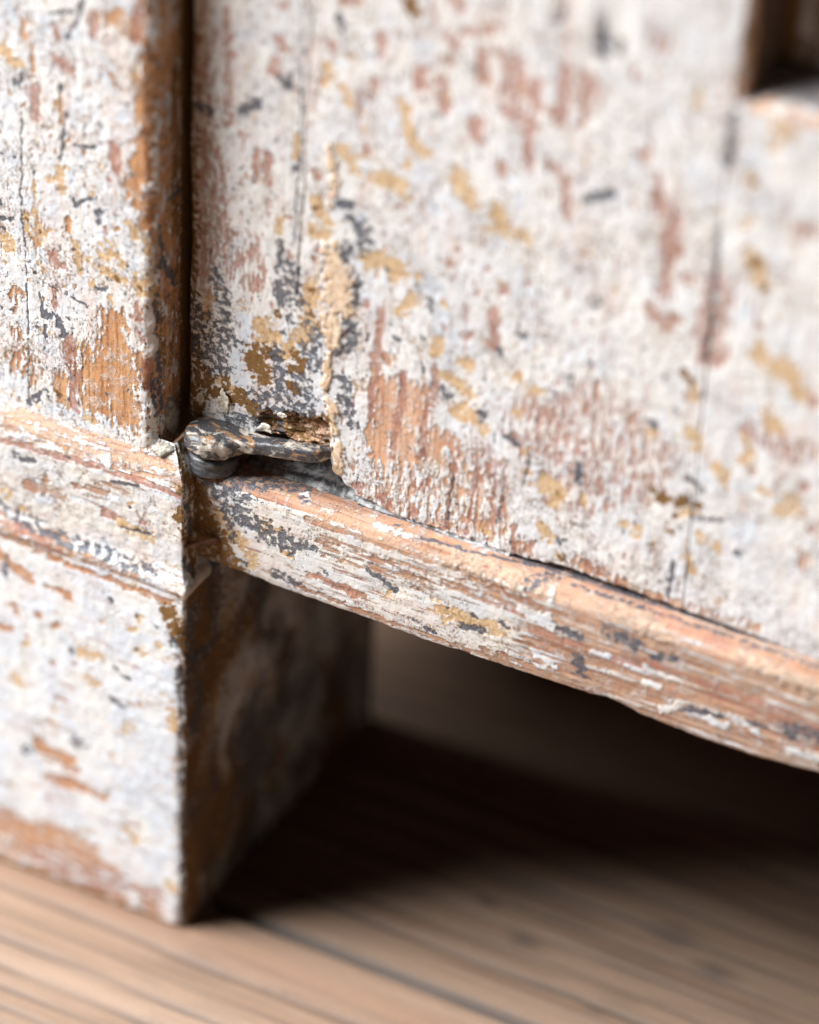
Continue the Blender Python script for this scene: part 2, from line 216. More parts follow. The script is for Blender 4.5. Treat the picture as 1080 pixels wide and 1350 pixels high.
  ('R',1.03,1,(90.4,171.6)),('R',1.24,0.6,(91.9,179.8)),('R',2.07,0.57,(112.1,196.0)),('R',2.27,0.65,(97.7,181.0,97.4,166.1)),
  ('R',1.45,0.6,(83.4,223.4)),('R',1.65,0.55,(45.6,221.0)),('R',1.24,0.53,(79.5,216.2)),('R',1.03,0.55,(105.8,175.2)),('R',1.03,0.6,(52.4,217.1)),
  ('R',1.03,1,(53.5,213.0)),('R',0.83,0.7,(43.8,213.9,45.4,212.2)),('O',1.03,1,(37.4,191.9,39.8,189.6)),('O',1.86,0.8,(47.5,186.6,49.9,182.7)),
  ('O',1.65,1,(55.2,182.0,56.8,179.4)),('O',1.24,1,(60.6,178.3)),('O',1.03,0.6,(53.2,177.5)),('O',1.65,0.7,(101.9,202.8)),('M',0.85,1,(102.4,202.6)),
  ('O',1.24,0.56,(101.7,195.0)),('O',1.65,1,(103.4,188.1,105.6,184.3)),('M',1.02,1,(103.9,187.5)),('M',0.85,1,(106.2,183.2)),
  ('O',1.86,0.6,(106.0,213.9)),('O',1.24,0.6,(105.0,210.7)),('O',1.03,0.55,(90.8,215.1)),('K',1.03,0.75,(72.3,228.4,73.0,218.6)),
  ('K',1.03,0.75,(72.3,189.6,76.4,192.4)),('K',1.03,0.55,(64.2,222.6)),('K',1.24,0.53,(76.3,221.0)),('K',0.83,0.62,(97.5,214.2,97.3,204.7)),
  ('K',1.03,0.55,(75.2,169.8)),('K',0.62,0.5,(97.1,192.1,96.7,165.9)),('K',1.03,0.52,(99.5,217.7)),('B',2.37,0.57,(46.9,182.5)),
  ('B',1.69,0.56,(43.3,179.1)),('B',1.36,0.57,(56.3,176.2)),('B',1.69,0.54,(81.1,223.0)),('B',2.03,0.54,(39.6,209.1)),('B',2.37,0.53,(89.4,149.1)),
  ('B',3.39,0.52,(107.8,155.5)),('B',2.37,0.54,(107.2,132.5)),
 ],
 'moulding': [
  ('W',2.37,0.6,(-42.4,111.5,-2.4,111.2)),('R',0.68,0.8,(-42.6,106.2,-21.9,107.6,-2.3,107.7)),('W',1.36,1,(-35.8,97.8,-28.9,97.6)),
  ('W',1.19,0.7,(-32.3,100.9)),('W',1.53,0.56,(-20.2,102.5)),('R',1.02,0.8,(-18.6,97.8,-16.5,97.3)),('O',0.68,1,(-13.4,101.4)),
  ('O',1.02,1,(-15.2,96.3,-8.4,95.2)),('O',1.19,0.7,(-41.1,94.1)),('O',1.02,0.6,(-37.7,91.7)),('K',0.59,0.8,(-39.2,103.4,-34.8,103.9)),
  ('K',0.34,1,(-17.2,105.1,-11.4,106.4)),('K',0.34,1,(-15.2,95.4,-8.4,96.1)),('K',0.51,1,(-13.4,100.9)),('K',0.51,1,(-27.0,107.6)),
  ('B',1.69,0.5,(-43.0,88.9,-25.6,87.1,-8.4,86.2)),('W',1.36,0.6,(-43.1,87.6,-32.5,86.7,-18.7,85.6,-4.1,83.8)),
  ('K',1.02,0.44,(-43.0,90.2,-25.6,88.5,-8.4,87.7)),('R',0.68,1,(-10.1,98.2)),('R',0.51,1,(-5.8,99.7)),('W',0.85,0.6,(-32.5,88.2,-27.3,87.9)),
  ('B',1.02,1,(-20.1,112.3)),('K',0.34,0.7,(-30.3,114.0,-18.4,113.7)),('O',0.85,1,(-20.1,114.0)),('W',1.02,1,(-25.2,114.0,-11.7,111.7)),
  ('B',0.85,1,(-6.7,89.6)),('B',1.36,1,(-18.6,88.7)),('K',0.51,0.6,(-27.3,87.4)),('K',0.51,0.6,(-11.8,87.7)),('R',0.85,0.7,(-38.7,87.7,-27.3,84.6)),
  ('W',1.36,0.48,(-43.1,86.1,-23.9,84.1,-8.4,84.4)),('K',0.51,0.6,(-37.8,88.1,-22.1,87.5)),('W',0.68,1,(-25.4,101.6,-18.5,102.3)),
  ('C',1.36,1,(-27.1,102.8)),('C',1.36,1,(-37.5,99.9)),('C',1.02,1,(-18.5,109.4)),('M',1.36,1,(-1.8,103.4,3.5,89.4)),
  ('K',0.68,0.6,(1.0,105.2,2.5,97.2)),('C',0.51,1,(-1.0,107.3,-0.7,100.9)),('W',0.68,1,(0.5,95.7)),('K',0.85,1,(-0.3,92.6,2.6,88.1)),
  ('M',1.02,1,(-1.9,108.7)),('C',0.51,0.55,(-0.1,100.6,1.2,90.8)),
 ],
 'foot': [
  ('W',0.68,1,(-42.4,84.7,-24.9,83.0,-3.4,82.5)),('W',0.85,1,(-39.3,67.9,-38.4,66.7)),('W',0.85,1,(-33.6,67.8)),('W',0.85,1,(-29.5,66.9)),
  ('W',1.02,1,(-43.0,61.7,-40.8,62.0)),('W',0.68,1,(-26.7,75.8)),('R',0.68,1,(-30.6,57.0)),('R',0.68,0.8,(-25.2,58.7)),
  ('R',0.61,1,(-29.8,48.7,-27.5,48.6)),('W',1.86,1,(-33.7,34.4,-27.4,33.0)),('W',1.19,1,(-28.3,31.6,-25.9,31.6)),('W',1.19,1,(-32.0,27.1,-23.8,27.5)),
  ('W',1.02,1,(-23.8,27.5,-18.4,27.4)),('R',1.02,0.7,(-32.1,21.1)),('W',3.73,0.74,(-44.4,9.8,-33.2,10.4,-24.0,10.3)),
  ('W',3.73,0.57,(-44.6,2.4,-9.4,3.3)),('R',3.39,0.5,(-33.3,5.2,-7.6,4.1)),('W',1.02,0.7,(-27.7,10.7,-16.7,9.3)),('W',0.85,0.7,(-22.3,2.8,-14.0,2.3)),
  ('W',0.85,0.7,(-38.7,12.2,-25.8,14.6)),('R',0.85,0.7,(-36.7,61.3)),('W',1.02,1,(-42.5,79.7,-35.5,75.8)),('W',0.85,1,(-32.0,76.2,-25.9,74.8)),
  ('O',1.19,1,(-24.3,62.3,-20.7,62.8)),('O',1.53,0.65,(-38.8,49.3)),('O',0.85,1,(-36.8,59.4)),('O',0.85,1,(-18.9,71.9)),('O',1.02,1,(-10.7,76.0)),
  ('O',0.85,1,(-12.0,72.7)),('O',1.19,1,(-10.2,68.2)),('O',0.85,1,(-5.9,71.3)),('O',0.85,0.6,(-20.8,55.5)),('O',1.02,0.57,(-30.8,46.0)),
  ('O',1.53,0.53,(-12.9,47.7)),('O',0.85,0.6,(-16.5,38.5)),('O',0.68,0.7,(-10.3,54.9)),('O',0.85,1,(-13.0,21.1,-11.2,18.8)),
  ('O',1.02,1,(-3.7,10.9,-2.2,9.5)),('O',0.85,0.7,(-2.1,54.0)),('O',0.51,1,(-2.3,41.4)),('O',0.85,0.6,(-25.1,64.8)),
  ('M',1.53,0.75,(-3.9,80.4,-0.8,73.3)),('O',1.02,0.7,(-2.9,80.3,-0.4,71.6)),('M',0.85,0.7,(-1.3,69.4)),('O',1.02,1,(-2.4,55.8,-2.7,51.8)),
  ('C',0.51,1,(-1.7,55.5)),('C',0.51,1,(-1.5,53.9)),('K',0.68,0.8,(-26.4,62.1)),('K',0.41,1,(-16.4,61.6,-12.5,59.9)),
  ('K',0.58,1,(-16.8,53.5,-14.0,52.5)),('K',1.36,0.56,(-37.4,31.9)),('K',1.36,0.53,(-24.6,39.1)),('K',0.68,1,(-17.1,78.2)),
  ('K',0.34,1,(-7.6,75.9,-6.3,75.3)),('K',0.51,1,(-11.1,68.0)),('K',0.41,1,(-11.1,76.4)),('K',0.85,0.6,(-2.5,72.7)),('K',0.51,0.6,(-1.3,67.6,-0.4,1.1)),
  ('K',0.68,0.7,(-41.1,78.4,-41.2,74.6)),('B',1.86,1,(-3.3,64.9)),('B',4.24,0.57,(-12.9,47.7)),('B',3.73,0.7,(-5.9,33.0)),
  ('B',3.05,0.62,(-7.6,46.0,-4.9,23.5)),('B',2.37,0.62,(-8.5,15.9)),('B',1.36,0.6,(-9.4,71.9)),('B',1.69,0.55,(-32.3,57.3)),('B',1.36,0.6,(-43.3,51.1)),
  ('B',1.69,0.55,(-21.8,44.1)),('O',3.05,0.62,(16.4,70.5,3.1,69.8)),('M',4.24,0.65,(25.6,66.4,7.7,59.2)),('O',2.37,0.56,(10.8,51.3,5.0,41.8)),
  ('O',2.03,0.55,(26.2,46.8)),('K',3.39,0.56,(49.2,31.4,23.5,32.9)),('C',1.19,1,(3.0,78.7)),('C',1.02,1,(14.0,73.9,10.4,72.1)),('K',0.51,1,(3.1,72.2)),
  ('K',1.36,0.7,(12.0,67.7,7.6,66.8)),('K',1.02,0.7,(5.3,60.8,3.6,50.4)),('B',3.39,0.55,(23.6,28.8)),('O',2.03,0.53,(27.2,16.2,11.5,17.3)),
  ('K',4.24,0.53,(50.2,10.2)),('C',2.03,0.5,(17.5,23.0)),('C',0.85,0.53,(8.5,47.1,9.4,28.8)),('R',2.03,0.5,(5.2,21.8)),('C',0.85,0.6,(6.4,45.7)),
 ],
 'rail': [
  ('M',3.39,0.7,(0.1,98.9,5.6,91.6)),('O',1.69,0.75,(3.8,102.0,10.6,93.8)),('K',2.03,0.6,(6.3,104.3,10.5,102.7,18.8,101.3)),
  ('K',1.36,0.65,(18.8,101.8,22.9,101.6)),('O',1.36,0.7,(13.8,102.1)),('O',0.85,1,(18.8,98.6)),('O',1.02,1,(12.9,103.6,17.1,103.3)),
  ('C',0.85,1,(7.2,96.1,8.9,94.1)),('C',1.02,1,(13.9,95.9)),('C',1.02,1,(17.0,105.1)),('K',0.85,0.57,(15.6,93.0,21.0,92.3)),
  ('K',0.85,0.6,(5.5,100.8,9.0,93.2)),('B',1.02,0.6,(11.5,91.4)),('W',0.76,1,(22.7,108.0,34.9,108.4,54.0,108.2,69.9,106.0)),
  ('W',0.85,0.75,(23.9,95.7,35.4,94.7)),('W',1.19,0.6,(43.1,102.9)),('W',1.36,0.53,(41.5,104.1,69.9,105.0)),('W',1.02,0.7,(61.3,91.6,74.0,91.2)),
  ('R',0.51,1,(24.7,95.5,33.7,94.8)),('R',0.51,0.6,(60.6,102.9,73.2,102.9)),('K',0.61,1,(35.9,101.1,39.2,100.0,41.7,98.3)),('K',0.51,0.7,(27.1,97.3)),
  ('K',0.44,1,(52.9,99.0)),('K',0.44,1,(64.0,99.8,65.3,98.8)),('K',0.76,0.8,(56.3,95.9,59.7,96.4)),('K',0.34,1,(48.4,92.5,50.9,91.9)),
  ('K',0.68,1,(58.5,99.1)),('K',0.51,1,(61.0,96.5)),('O',1.69,1,(51.4,98.1,57.8,97.4)),('O',1.69,0.8,(57.0,97.4,63.3,97.7)),('O',0.85,0.8,(40.9,97.2)),
  ('O',0.68,0.7,(50.0,92.6)),('W',0.58,1,(20.7,91.8,38.8,90.8,61.3,90.6,83.4,90.4)),('W',1.02,0.7,(64.4,92.0,70.8,91.8)),
  ('W',1.69,0.52,(26.9,103.4,48.0,102.5)),('K',0.78,1,(75.5,102.5,80.2,102.5)),('K',1.36,0.62,(85.3,105.9,91.5,105.1)),
  ('K',0.68,0.8,(94.7,103.6,99.1,105.0)),('K',0.85,0.8,(79.8,97.4,81.6,93.9)),('K',0.68,0.8,(98.6,93.9,106.1,95.2,109.1,95.5)),
  ('K',0.51,1,(114.2,96.7,118.0,96.5)),('K',1.53,0.66,(122.3,98.2,127.4,98.6)),('K',0.51,1,(73.2,103.3,77.1,103.0)),
  ('C',0.85,1,(70.0,103.5,74.0,102.7)),('C',0.68,1,(71.3,95.5,75.4,93.6)),('C',0.85,1,(97.9,92.8,100.8,94.8)),('C',0.68,1,(111.2,96.4,116.7,94.7)),
  ('C',0.85,1,(122.8,93.7,128.7,93.3)),('C',1.02,0.7,(68.4,104.1,73.1,104.1)),('C',0.68,0.7,(93.7,97.3,96.7,97.6)),
  ('C',0.68,0.8,(107.0,93.8,110.8,93.5)),('C',0.51,0.8,(82.7,100.0,85.8,100.3)),('C',0.51,0.7,(93.4,100.7,101.1,100.2)),('O',0.61,1,(79.5,97.3)),
  ('R',0.68,0.7,(70.2,100.4,101.1,100.2)),('R',0.68,0.7,(93.3,102.4,128.0,100.5)),('R',0.51,0.6,(101.1,100.2,128.2,98.0)),
  ('B',1.02,0.6,(85.4,104.5,93.1,104.4)),('B',0.85,0.7,(98.5,94.3,109.1,94.7)),('K',0.85,0.6,(19.7,118.8,26.8,117.8)),
  ('B',1.02,0.75,(26.4,117.0,45.1,113.8,57.3,114.9,66.5,115.3)),('K',0.41,0.8,(45.6,112.7,57.9,113.6,72.7,116.9)),
  ('K',1.53,0.53,(68.9,110.4,71.4,114.7)),('C',0.41,1,(73.8,107.4,73.3,110.9)),('K',1.69,0.55,(4.8,109.9,18.2,115.6)),
  ('B',1.69,0.62,(9.8,115.8,26.4,117.0)),('K',0.85,0.57,(39.4,113.8)),('K',0.85,0.57,(20.0,112.3)),('C',0.68,1,(20.0,113.7)),
  ('K',0.51,0.6,(76.6,113.7,124.7,114.1)),('R',1.36,0.55,(91.6,114.5,108.2,111.1)),('P',2.03,0.62,(86.8,111.6,95.7,108.9)),
  ('P',2.03,0.6,(53.6,109.6,71.8,110.8)),('P',1.69,0.6,(114.8,109.7,127.2,108.1)),('K',2.37,0.55,(2.1,108.9,8.3,109.6)),
  ('C',0.68,1,(36.4,112.0,43.0,111.7)),
 ],
}

DOOR_EDGE = [(23.6, 118.3), (24.7, 115.92), (27.21, 113.52), (29.71, 111.98), (33.78, 111.36), (37.85, 110.57), (42.68, 110.41), (47.49, 110.43), (53.86, 110.34), (58.61, 110.36), (66.43, 111.01), (73.37, 112.21), (80.35, 111.89), (89.6, 111.42), (103.27, 111.3), (112.3, 110.99), (124.27, 109.99)]
RAIL_EDGE = [(10.39, 90.33), (18.76, 89.69), (27.05, 89.77), (38.55, 89.66), (48.31, 89.29), (57.95, 89.63), (70.66, 89.79), (76.95, 89.95), (83.19, 90.11), (86.26, 90.8), (94.12, 89.32), (106.43, 88.79), (117.02, 89.03), (128.86, 90.37)]
LAYERS = 'WROKBPMC'

def wear(name, u, v, glob=(), grain='v'):
    """worn-paint fields of a surface, one per layer, from its strokes and from noise"""
    sh = u.shape
    U = u.ravel().astype(np.float32); V = v.ravel().astype(np.float32)
    n = {l: np.zeros(U.size, np.float32) for l in LAYERS}
    # ragged outlines: bend the coordinates
    a, b = (1.0, .5) if grain == 'v' else (.4, 1.0)
    wu = 0.9 * fbm(U * .35, V * .35, 2, 1) + .75 * fbm(U * 1.05 * a, V * 1.05 * b, 4, 5, .62)
    wv = 0.9 * fbm(U * .35, V * .35, 2, 11) + .75 * fbm(U * 1.05 * a, V * 1.05 * b, 4, 15, .62)
    for lay, hw, cap, p in STROKES.get(name, ()):
        pts = [(p[i], p[i + 1]) for i in range(0, len(p), 2)]
        xs = [q[0] for q in pts]; ys = [q[1] for q in pts]
        r = hw * 2.4 + 1.6
        idx = np.nonzero((U > min(xs) - r) & (U < max(xs) + r) & (V > min(ys) - r) & (V < max(ys) + r))[0]
        if not idx.size:
            continue
        amp = min(1.3, .36 + hw * .62)
        d = seg_dist(U[idx] + wu[idx] * amp, V[idx] + wv[idx] * amp, pts)
        f = np.minimum(np.clip(1.06 - .54 * d / hw, 0, .92), cap)
        n[lay][idx] = np.maximum(n[lay][idx], f)
    su, sv = (1.0, .26) if grain == 'v' else (.16, 1.0)
    ng = fbm(U * 1.0 * su, V * 1.0 * sv, 4, 21, .6) + .45 * fbm(U * .8, V * .8, 4, 23, .6)
    nn = fbm(U * .8, V * .8, 5, 31, .62)
    for l in LAYERS:
        q = ng if l in 'WR' else nn
        n[l] += np.where(n[l] > .05, (.46 if l in 'WR' else .62) * q, 0).astype(np.float32)
    for lay, fu, fv, amp, level, seed in glob:
        n[lay] = np.maximum(n[lay], level + amp * fbm(U * fu, V * fv, 4, seed, .55))
    keep = 1 - smooth(.40, .56, n['C'])
    for l in 'WROKBPM':
        n[l] = n[l] * keep
    return {k: a.reshape(sh) for k, a in n.items()}

def relief(P, u, v, f, grain='v', wood=.22, lump=.06, groove=.07, edge=None):
    """moves a surface along its normal: paint film thickness, brush lumps, wood grain"""
    du = np.gradient(P, axis=1); dv = np.gradient(P, axis=0)
    N = np.cross(du, dv); N /= np.linalg.norm(N, axis=2, keepdims=True) + 1e-12
    bare = smooth(.40, .60, f['W'])
    worn = np.maximum(smooth(.42, .58, f['R']), smooth(.42, .58, f['K']))
    under = np.maximum(smooth(.42, .58, f['O']), smooth(.42, .58, f['M']))
    su, sv = (1.0, .05) if grain == 'v' else (.05, 1.0)
    g = fbm(u * 1.1 * su, v * 1.1 * sv, 3, 41)
    h = -wood * bare - wood * .6 * worn * (1 - bare) - wood * .35 * under * (1 - bare)
    h += .16 * smooth(.4, .65, f['P'])
    h += lump * fbm(u * .45, v * .45, 4, 51) * (1 - .6 * bare)
    h += groove * g * (.35 + .65 * bare)
    if edge is not None:
        h = h + edge
    return P + N * h[..., None]

def dens(*segs):
    """sample positions: (start, stop, step) runs joined"""
    out = []
    for a, b, s in segs:
        n = max(1, int(round((b - a) / s)))
        out.append(a + (b - a) * np.arange(n) / n)
    out.append(np.array([segs[-1][1]]))
    return np.concatenate(out)

def mesh_object(name, verts_mm, quads, mat, parent=None, smooth_on=True, attrs=None, tris=None):
    me = bpy.data.meshes.new(name)
    V = np.asarray(verts_mm, np.float32).reshape(-1, 3) * 0.001
    me.vertices.add(len(V)); me.vertices.foreach_set("co", V.ravel())
    q = np.asarray(quads, np.int32).reshape(-1, 4)
    t = np.asarray(tris if tris is not None else [], np.int32).reshape(-1, 3)
    me.loops.add(q.size + t.size)
    me.loops.foreach_set("vertex_index", np.concatenate([q.ravel(), t.ravel()]))
    me.polygons.add(len(q) + len(t))
    me.polygons.foreach_set("loop_start", np.concatenate([np.arange(len(q)) * 4, q.size + np.arange(len(t)) * 3]).astype(np.int32))
    me.update(calc_edges=True)
    me.polygons.foreach_set("use_smooth", np.full(len(q) + len(t), smooth_on, bool))
    for k, a in (attrs or {}).items():
        at = me.attributes.new(k, 'FLOAT_COLOR', 'POINT')
        at.data.foreach_set("color", np.ascontiguousarray(a, np.float32).ravel())
    me.materials.append(mat)
    o = bpy.data.objects.new(name, me)
    sc.collection.objects.link(o)
    if parent is not None:
        o.parent = parent
    return o

def grid_quads(nv, nu, off=0):
    i = np.arange(nv * nu).reshape(nv, nu) + off
    return np.stack([i[:-1, :-1], i[:-1, 1:], i[1:, 1:], i[1:, :-1]], -1).reshape(-1, 4)

def layers_attr(f):
    a = np.stack([f[k] for k in 'WROK'], -1); b = np.stack([f[k] for k in 'BPMC'], -1)
    return {'wear_a': a.reshape(-1, 4), 'wear_b': b.reshape(-1, 4)}

def grid_object(name, P, f, mat, parent):
    nv, nu = P.shape[:2]
    return mesh_object(name, P, grid_quads(nv, nu), mat, parent, attrs=layers_attr(f) if f else None)

def bevel_box(name, lo, hi, mat, parent, b=.6):
    """box with chamfered edges, mm"""
    x0, y0, z0 = lo; x1, y1, z1 = hi
    import bmesh
    bm = bmesh.new()
    bmesh.ops.create_cube(bm, size=1)
    for v in bm.verts:
        v.co = ((x0 + x1) / 2 + v.co.x * (x1 - x0), (y0 + y1) / 2 + v.co.y * (y1 - y0), (z0 + z1) / 2 + v.co.z * (z1 - z0))
    bmesh.ops.bevel(bm, geom=list(bm.edges), offset=b, segments=2, affect='EDGES')
    for v in bm.verts:
        v.co *= .001
    me = bpy.data.meshes.new(name); bm.to_mesh(me); bm.free()
    me.materials.append(mat)
    o = bpy.data.objects.new(name, me); sc.collection.objects.link(o); o.parent = parent
    return o

def empty(name, loc=(0, 0, 0)):
    o = bpy.data.objects.new(name, None); sc.collection.objects.link(o); o.location = loc
    o.empty_display_size = .01
    return o

# ------------------------------------------------------------------ materials
class NT:
    def __init__(s, name):
        s.m = bpy.data.materials.new(name); s.m.use_nodes = True
        s.t = s.m.node_tree; s.bsdf = s.t.nodes["Principled BSDF"]
        s.obj = s.t.nodes.new('ShaderNodeTexCoord').outputs['Object']
    def link(s, a, b):
        s.t.links.new(a, b)
    def vec(s, scale):                       # object coordinates in mm times scale
        n = s.t.nodes.new('ShaderNodeVectorMath'); n.operation = 'MULTIPLY'
        s.link(s.obj, n.inputs[0]); n.inputs[1].default_value = tuple(1000 * c for c in scale)
        return n.outputs[0]
    def noise(s, vec, scale=1.0, detail=4.0, rough=.55, dist=0.0):
        n = s.t.nodes.new('ShaderNodeTexNoise')
        s.link(vec, n.inputs['Vector'])
        n.inputs['Scale'].default_value = scale; n.inputs['Detail'].default_value = detail
        n.inputs['Roughness'].default_value = rough; n.inputs['Distortion'].default_value = dist
        return n.outputs['Fac']
    def math(s, op, a, b=0.0, c=None, clamp=False):
        n = s.t.nodes.new('ShaderNodeMath'); n.operation = op; n.use_clamp = clamp
        for i, x in enumerate((a, b) if c is None else (a, b, c)):
            if isinstance(x, (int, float)): n.inputs[i].default_value = x
            else: s.link(x, n.inputs[i])
        return n.outputs[0]
    def step(s, x, a, b, to0=0.0, to1=1.0):
        n = s.t.nodes.new('ShaderNodeMapRange'); n.interpolation_type = 'SMOOTHSTEP'
        s.link(x, n.inputs[0]); n.inputs[1].default_value = a; n.inputs[2].default_value = b
        n.inputs[3].default_value = to0; n.inputs[4].default_value = to1
        return n.outputs[0]
    def mix(s, fac, a, b):
        n = s.t.nodes.new('ShaderNodeMix'); n.data_type = 'RGBA'
        if isinstance(fac, (int, float)): n.inputs['Factor'].default_value = fac
        else: s.link(fac, n.inputs['Factor'])
        for k, x in ((6, a), (7, b)):
            if isinstance(x, tuple): n.inputs[k].default_value = (*x, 1)
            else: s.link(x, n.inputs[k])
        return n.outputs[2]
    def attr(s, name):
        n = s.t.nodes.new('ShaderNodeAttribute'); n.attribute_name = name
        p = s.t.nodes.new('ShaderNodeSeparateColor'); s.link(n.outputs['Color'], p.inputs[0])
        return p.outputs[0], p.outputs[1], p.outputs[2], n.outputs['Alpha']
    def finish(s, color, rough, height, dist, strength=1.0, spec=.3):
        s.link(color, s.bsdf.inputs['Base Color'])
        if isinstance(rough, (int, float)): s.bsdf.inputs['Roughness'].default_value = rough
        else: s.link(rough, s.bsdf.inputs['Roughness'])
        s.bsdf.inputs['Specular IOR Level'].default_value = spec
        if height is not None:
            b = s.t.nodes.new('ShaderNodeBump'); b.inputs['Distance'].default_value = dist
            b.inputs['Strength'].default_value = strength
            s.link(height, b.inputs['Height']); s.link(b.outputs[0], s.bsdf.inputs['Normal'])
        return s.m

def wood_color(s, grain, pale, mid, deep, size=1.0, lines=.75):
    """pine: broad tone, late-wood lines, fibres; grain is the axis it runs along"""
    k = {'X': (.035, 1, 1), 'Y': (1, .035, 1), 'Z': (1, 1, .035)}[grain]
    k2 = {'X': (.12, 1, 1), 'Y': (1, .12, 1), 'Z': (1, 1, .12)}[grain]
    broad = s.noise(s.vec(k), .22 * size, 3, .5, .6)
    line = s.noise(s.vec(k), 1.0 * size, 3, .6, .4)
    fib = s.noise(s.vec(k2), 5.0, 3, .6)
    c = s.mix(s.step(broad, .35, .65), pale, mid)
    c = s.mix(s.math('MULTIPLY', s.step(line, .5, .66), lines), c, deep)
    c = s.mix(s.math('MULTIPLY', s.step(fib, .45, .75), .35), c, deep)
    return c, s.math('ADD', s.math('MULTIPLY', line, -.5), s.math('MULTIPLY', fib, .5))

def paint_material(name, grain, pale, mid, deep, pits=1.0, haze=.30, red=((.30, .125, .09), (.48, .25, .18)), soft=.07, fill=((.76, .62, .47), (.62, .42, .26)), white=(.758, .748, .732), white2=(.69, .712, .74)):
    s = NT(name)
    W, R, O, K = s.attr('wear_a'); B, P, M, C = s.attr('wear_b')
    ks = {'X': (.16, 1, 1), 'Z': (1, 1, .26)}[grain]
    n_grain = s.noise(s.vec(ks), 1.5, 5, .62)
    n_iso = s.noise(s.vec((1, 1, 1)), 1.1, 6, .62, .3)
    n_fine = s.noise(s.vec((1, 1, 1)), 3.2, 4, .68)
    n_mid = s.noise(s.vec((1, 1, 1)), .42, 6, .66, .5)
    n_dry = s.noise(s.vec({'X': (.3, 1, 1), 'Z': (1, 1, .3)}[grain]), .16, 5, .6, .4)
    n_big = s.noise(s.vec((1, 1, 1)), .12, 4, .55)
    ga = s.math('MULTIPLY', s.math('SUBTRACT', n_grain, .5), 1.0)
    ia = s.math('MULTIPLY', s.math('SUBTRACT', n_iso, .5), .95)
    fa = s.math('MULTIPLY', s.math('SUBTRACT', n_fine, .5), .75)
    gaf = s.math('ADD', ga, fa); iaf = s.math('ADD', ia, fa)
    n_spk = s.noise(s.vec((1, 1, 1)), 2.4, 5, .78, .4)
    def lay(x, q, w=.045):
        return s.step(s.math('ADD', x, q), .5 - w, .5 + w)
    wood, wh = wood_color(s, grain, pale, mid, deep)
    w = s.math('MULTIPLY', lay(W, gaf, soft), s.step(s.math('ADD', n_mid, s.math('MULTIPLY', n_fine, .35)), .82, .66, .45, 1.0)); r = s.math('MULTIPLY', lay(R, gaf, .13), s.step(n_iso, .25, .6, .40, .92)); o = s.math('MULTIPLY', lay(O, iaf, .09), s.step(n_fine, .25, .6, .45, .97)); k = lay(K, s.math('ADD', s.math('MULTIPLY', ia, .5), s.math('MULTIPLY', s.math('SUBTRACT', n_spk, .5), 1.25)), .10); b = lay(B, iaf, .14)
    p = lay(P, ia, .10); m = lay(M, iaf, .08)
    # cream top coat: streaky, chalky, with brown pits
    streak = s.noise(s.vec({'X': (.05, 1, 1), 'Z': (1, 1, .05)}[grain]), .9, 4, .6)
    base = s.mix(s.step(n_big, .40, .62), white, white2)
    base = s.mix(s.math('MULTIPLY', s.step(n_mid, .50, .70), .42), base, (.60, .545, .47))
    base = s.mix(s.math('MULTIPLY', s.step(n_dry, .50, .66), haze), base, (.56, .36, .29))
    base = s.mix(s.math('MULTIPLY', s.step(n_mid, .44, .30), .30), base, (.62, .655, .70))
    base = s.mix(s.math('MULTIPLY', s.step(streak, .5, .72), .40), base, (.60, .53, .44))
    base = s.mix(s.math('MULTIPLY', s.step(n_iso, .50, .72), .38), base, (.54, .49, .43))
    pit_d = s.step(s.noise(s.vec((1, 1, 1)), .13, 4, .62), .38, .64, .66, .525)
    pit = s.math('MULTIPLY', s.step(s.math('SUBTRACT', s.noise(s.vec((1, 1, .8)), 2.1, 5, .70), pit_d), .0, .05), pits, clamp=True)
    base = s.mix(s.math('MULTIPLY', pit, .8), base, s.mix(n_iso, (.16, .10, .07), (.40, .26, .18)))
    c = s.mix(s.math('MULTIPLY', b, .85), base, s.mix(n_iso, (.50, .57, .66), (.70, .74, .78)))
    c = s.mix(w, c, wood)
    c = s.mix(r, c, s.mix(s.step(n_fine, .3, .7), red[0], red[1]))
    c = s.mix(p, c, s.mix(s.step(n_iso, .35, .68), fill[0], fill[1]))
    c = s.mix(o, c, s.mix(s.step(n_iso, .36, .64), (.66, .46, .24), (.50, .30, .13)))
    c = s.mix(m, c, s.mix(s.step(n_fine, .3, .7), (.12, .062, .022), (.30, .165, .06)))
    c = s.mix(s.math('MULTIPLY', k, .93), c, s.mix(s.step(n_fine, .35, .65), (.032, .033, .042), (.17, .18, .215)))
    bare = s.math('MAXIMUM', w, s.math('MAXIMUM', s.math('MULTIPLY', r, .7), s.math('MAXIMUM', s.math('MULTIPLY', k, .8), s.math('MULTIPLY', s.math('MAXIMUM', o, m), .45))))
    h = s.math('SUBTRACT', 1.0, bare)
    h = s.math('ADD', h, s.math('MULTIPLY', s.math('ADD', n_iso, s.math('MULTIPLY', n_fine, .6)), .55))
    h = s.math('SUBTRACT', h, s.math('MULTIPLY', pit, .5))
    h = s.math('ADD', h, s.math('MULTIPLY', s.math('MULTIPLY', wh, w), .5))
    h = s.math('SUBTRACT', h, s.math('MULTIPLY', streak, .35))
    rough = s.math('SUBTRACT', .82, s.math('MULTIPLY', k, .3))
    return s.finish(c, rough, h, .00019, 1.0, .16)

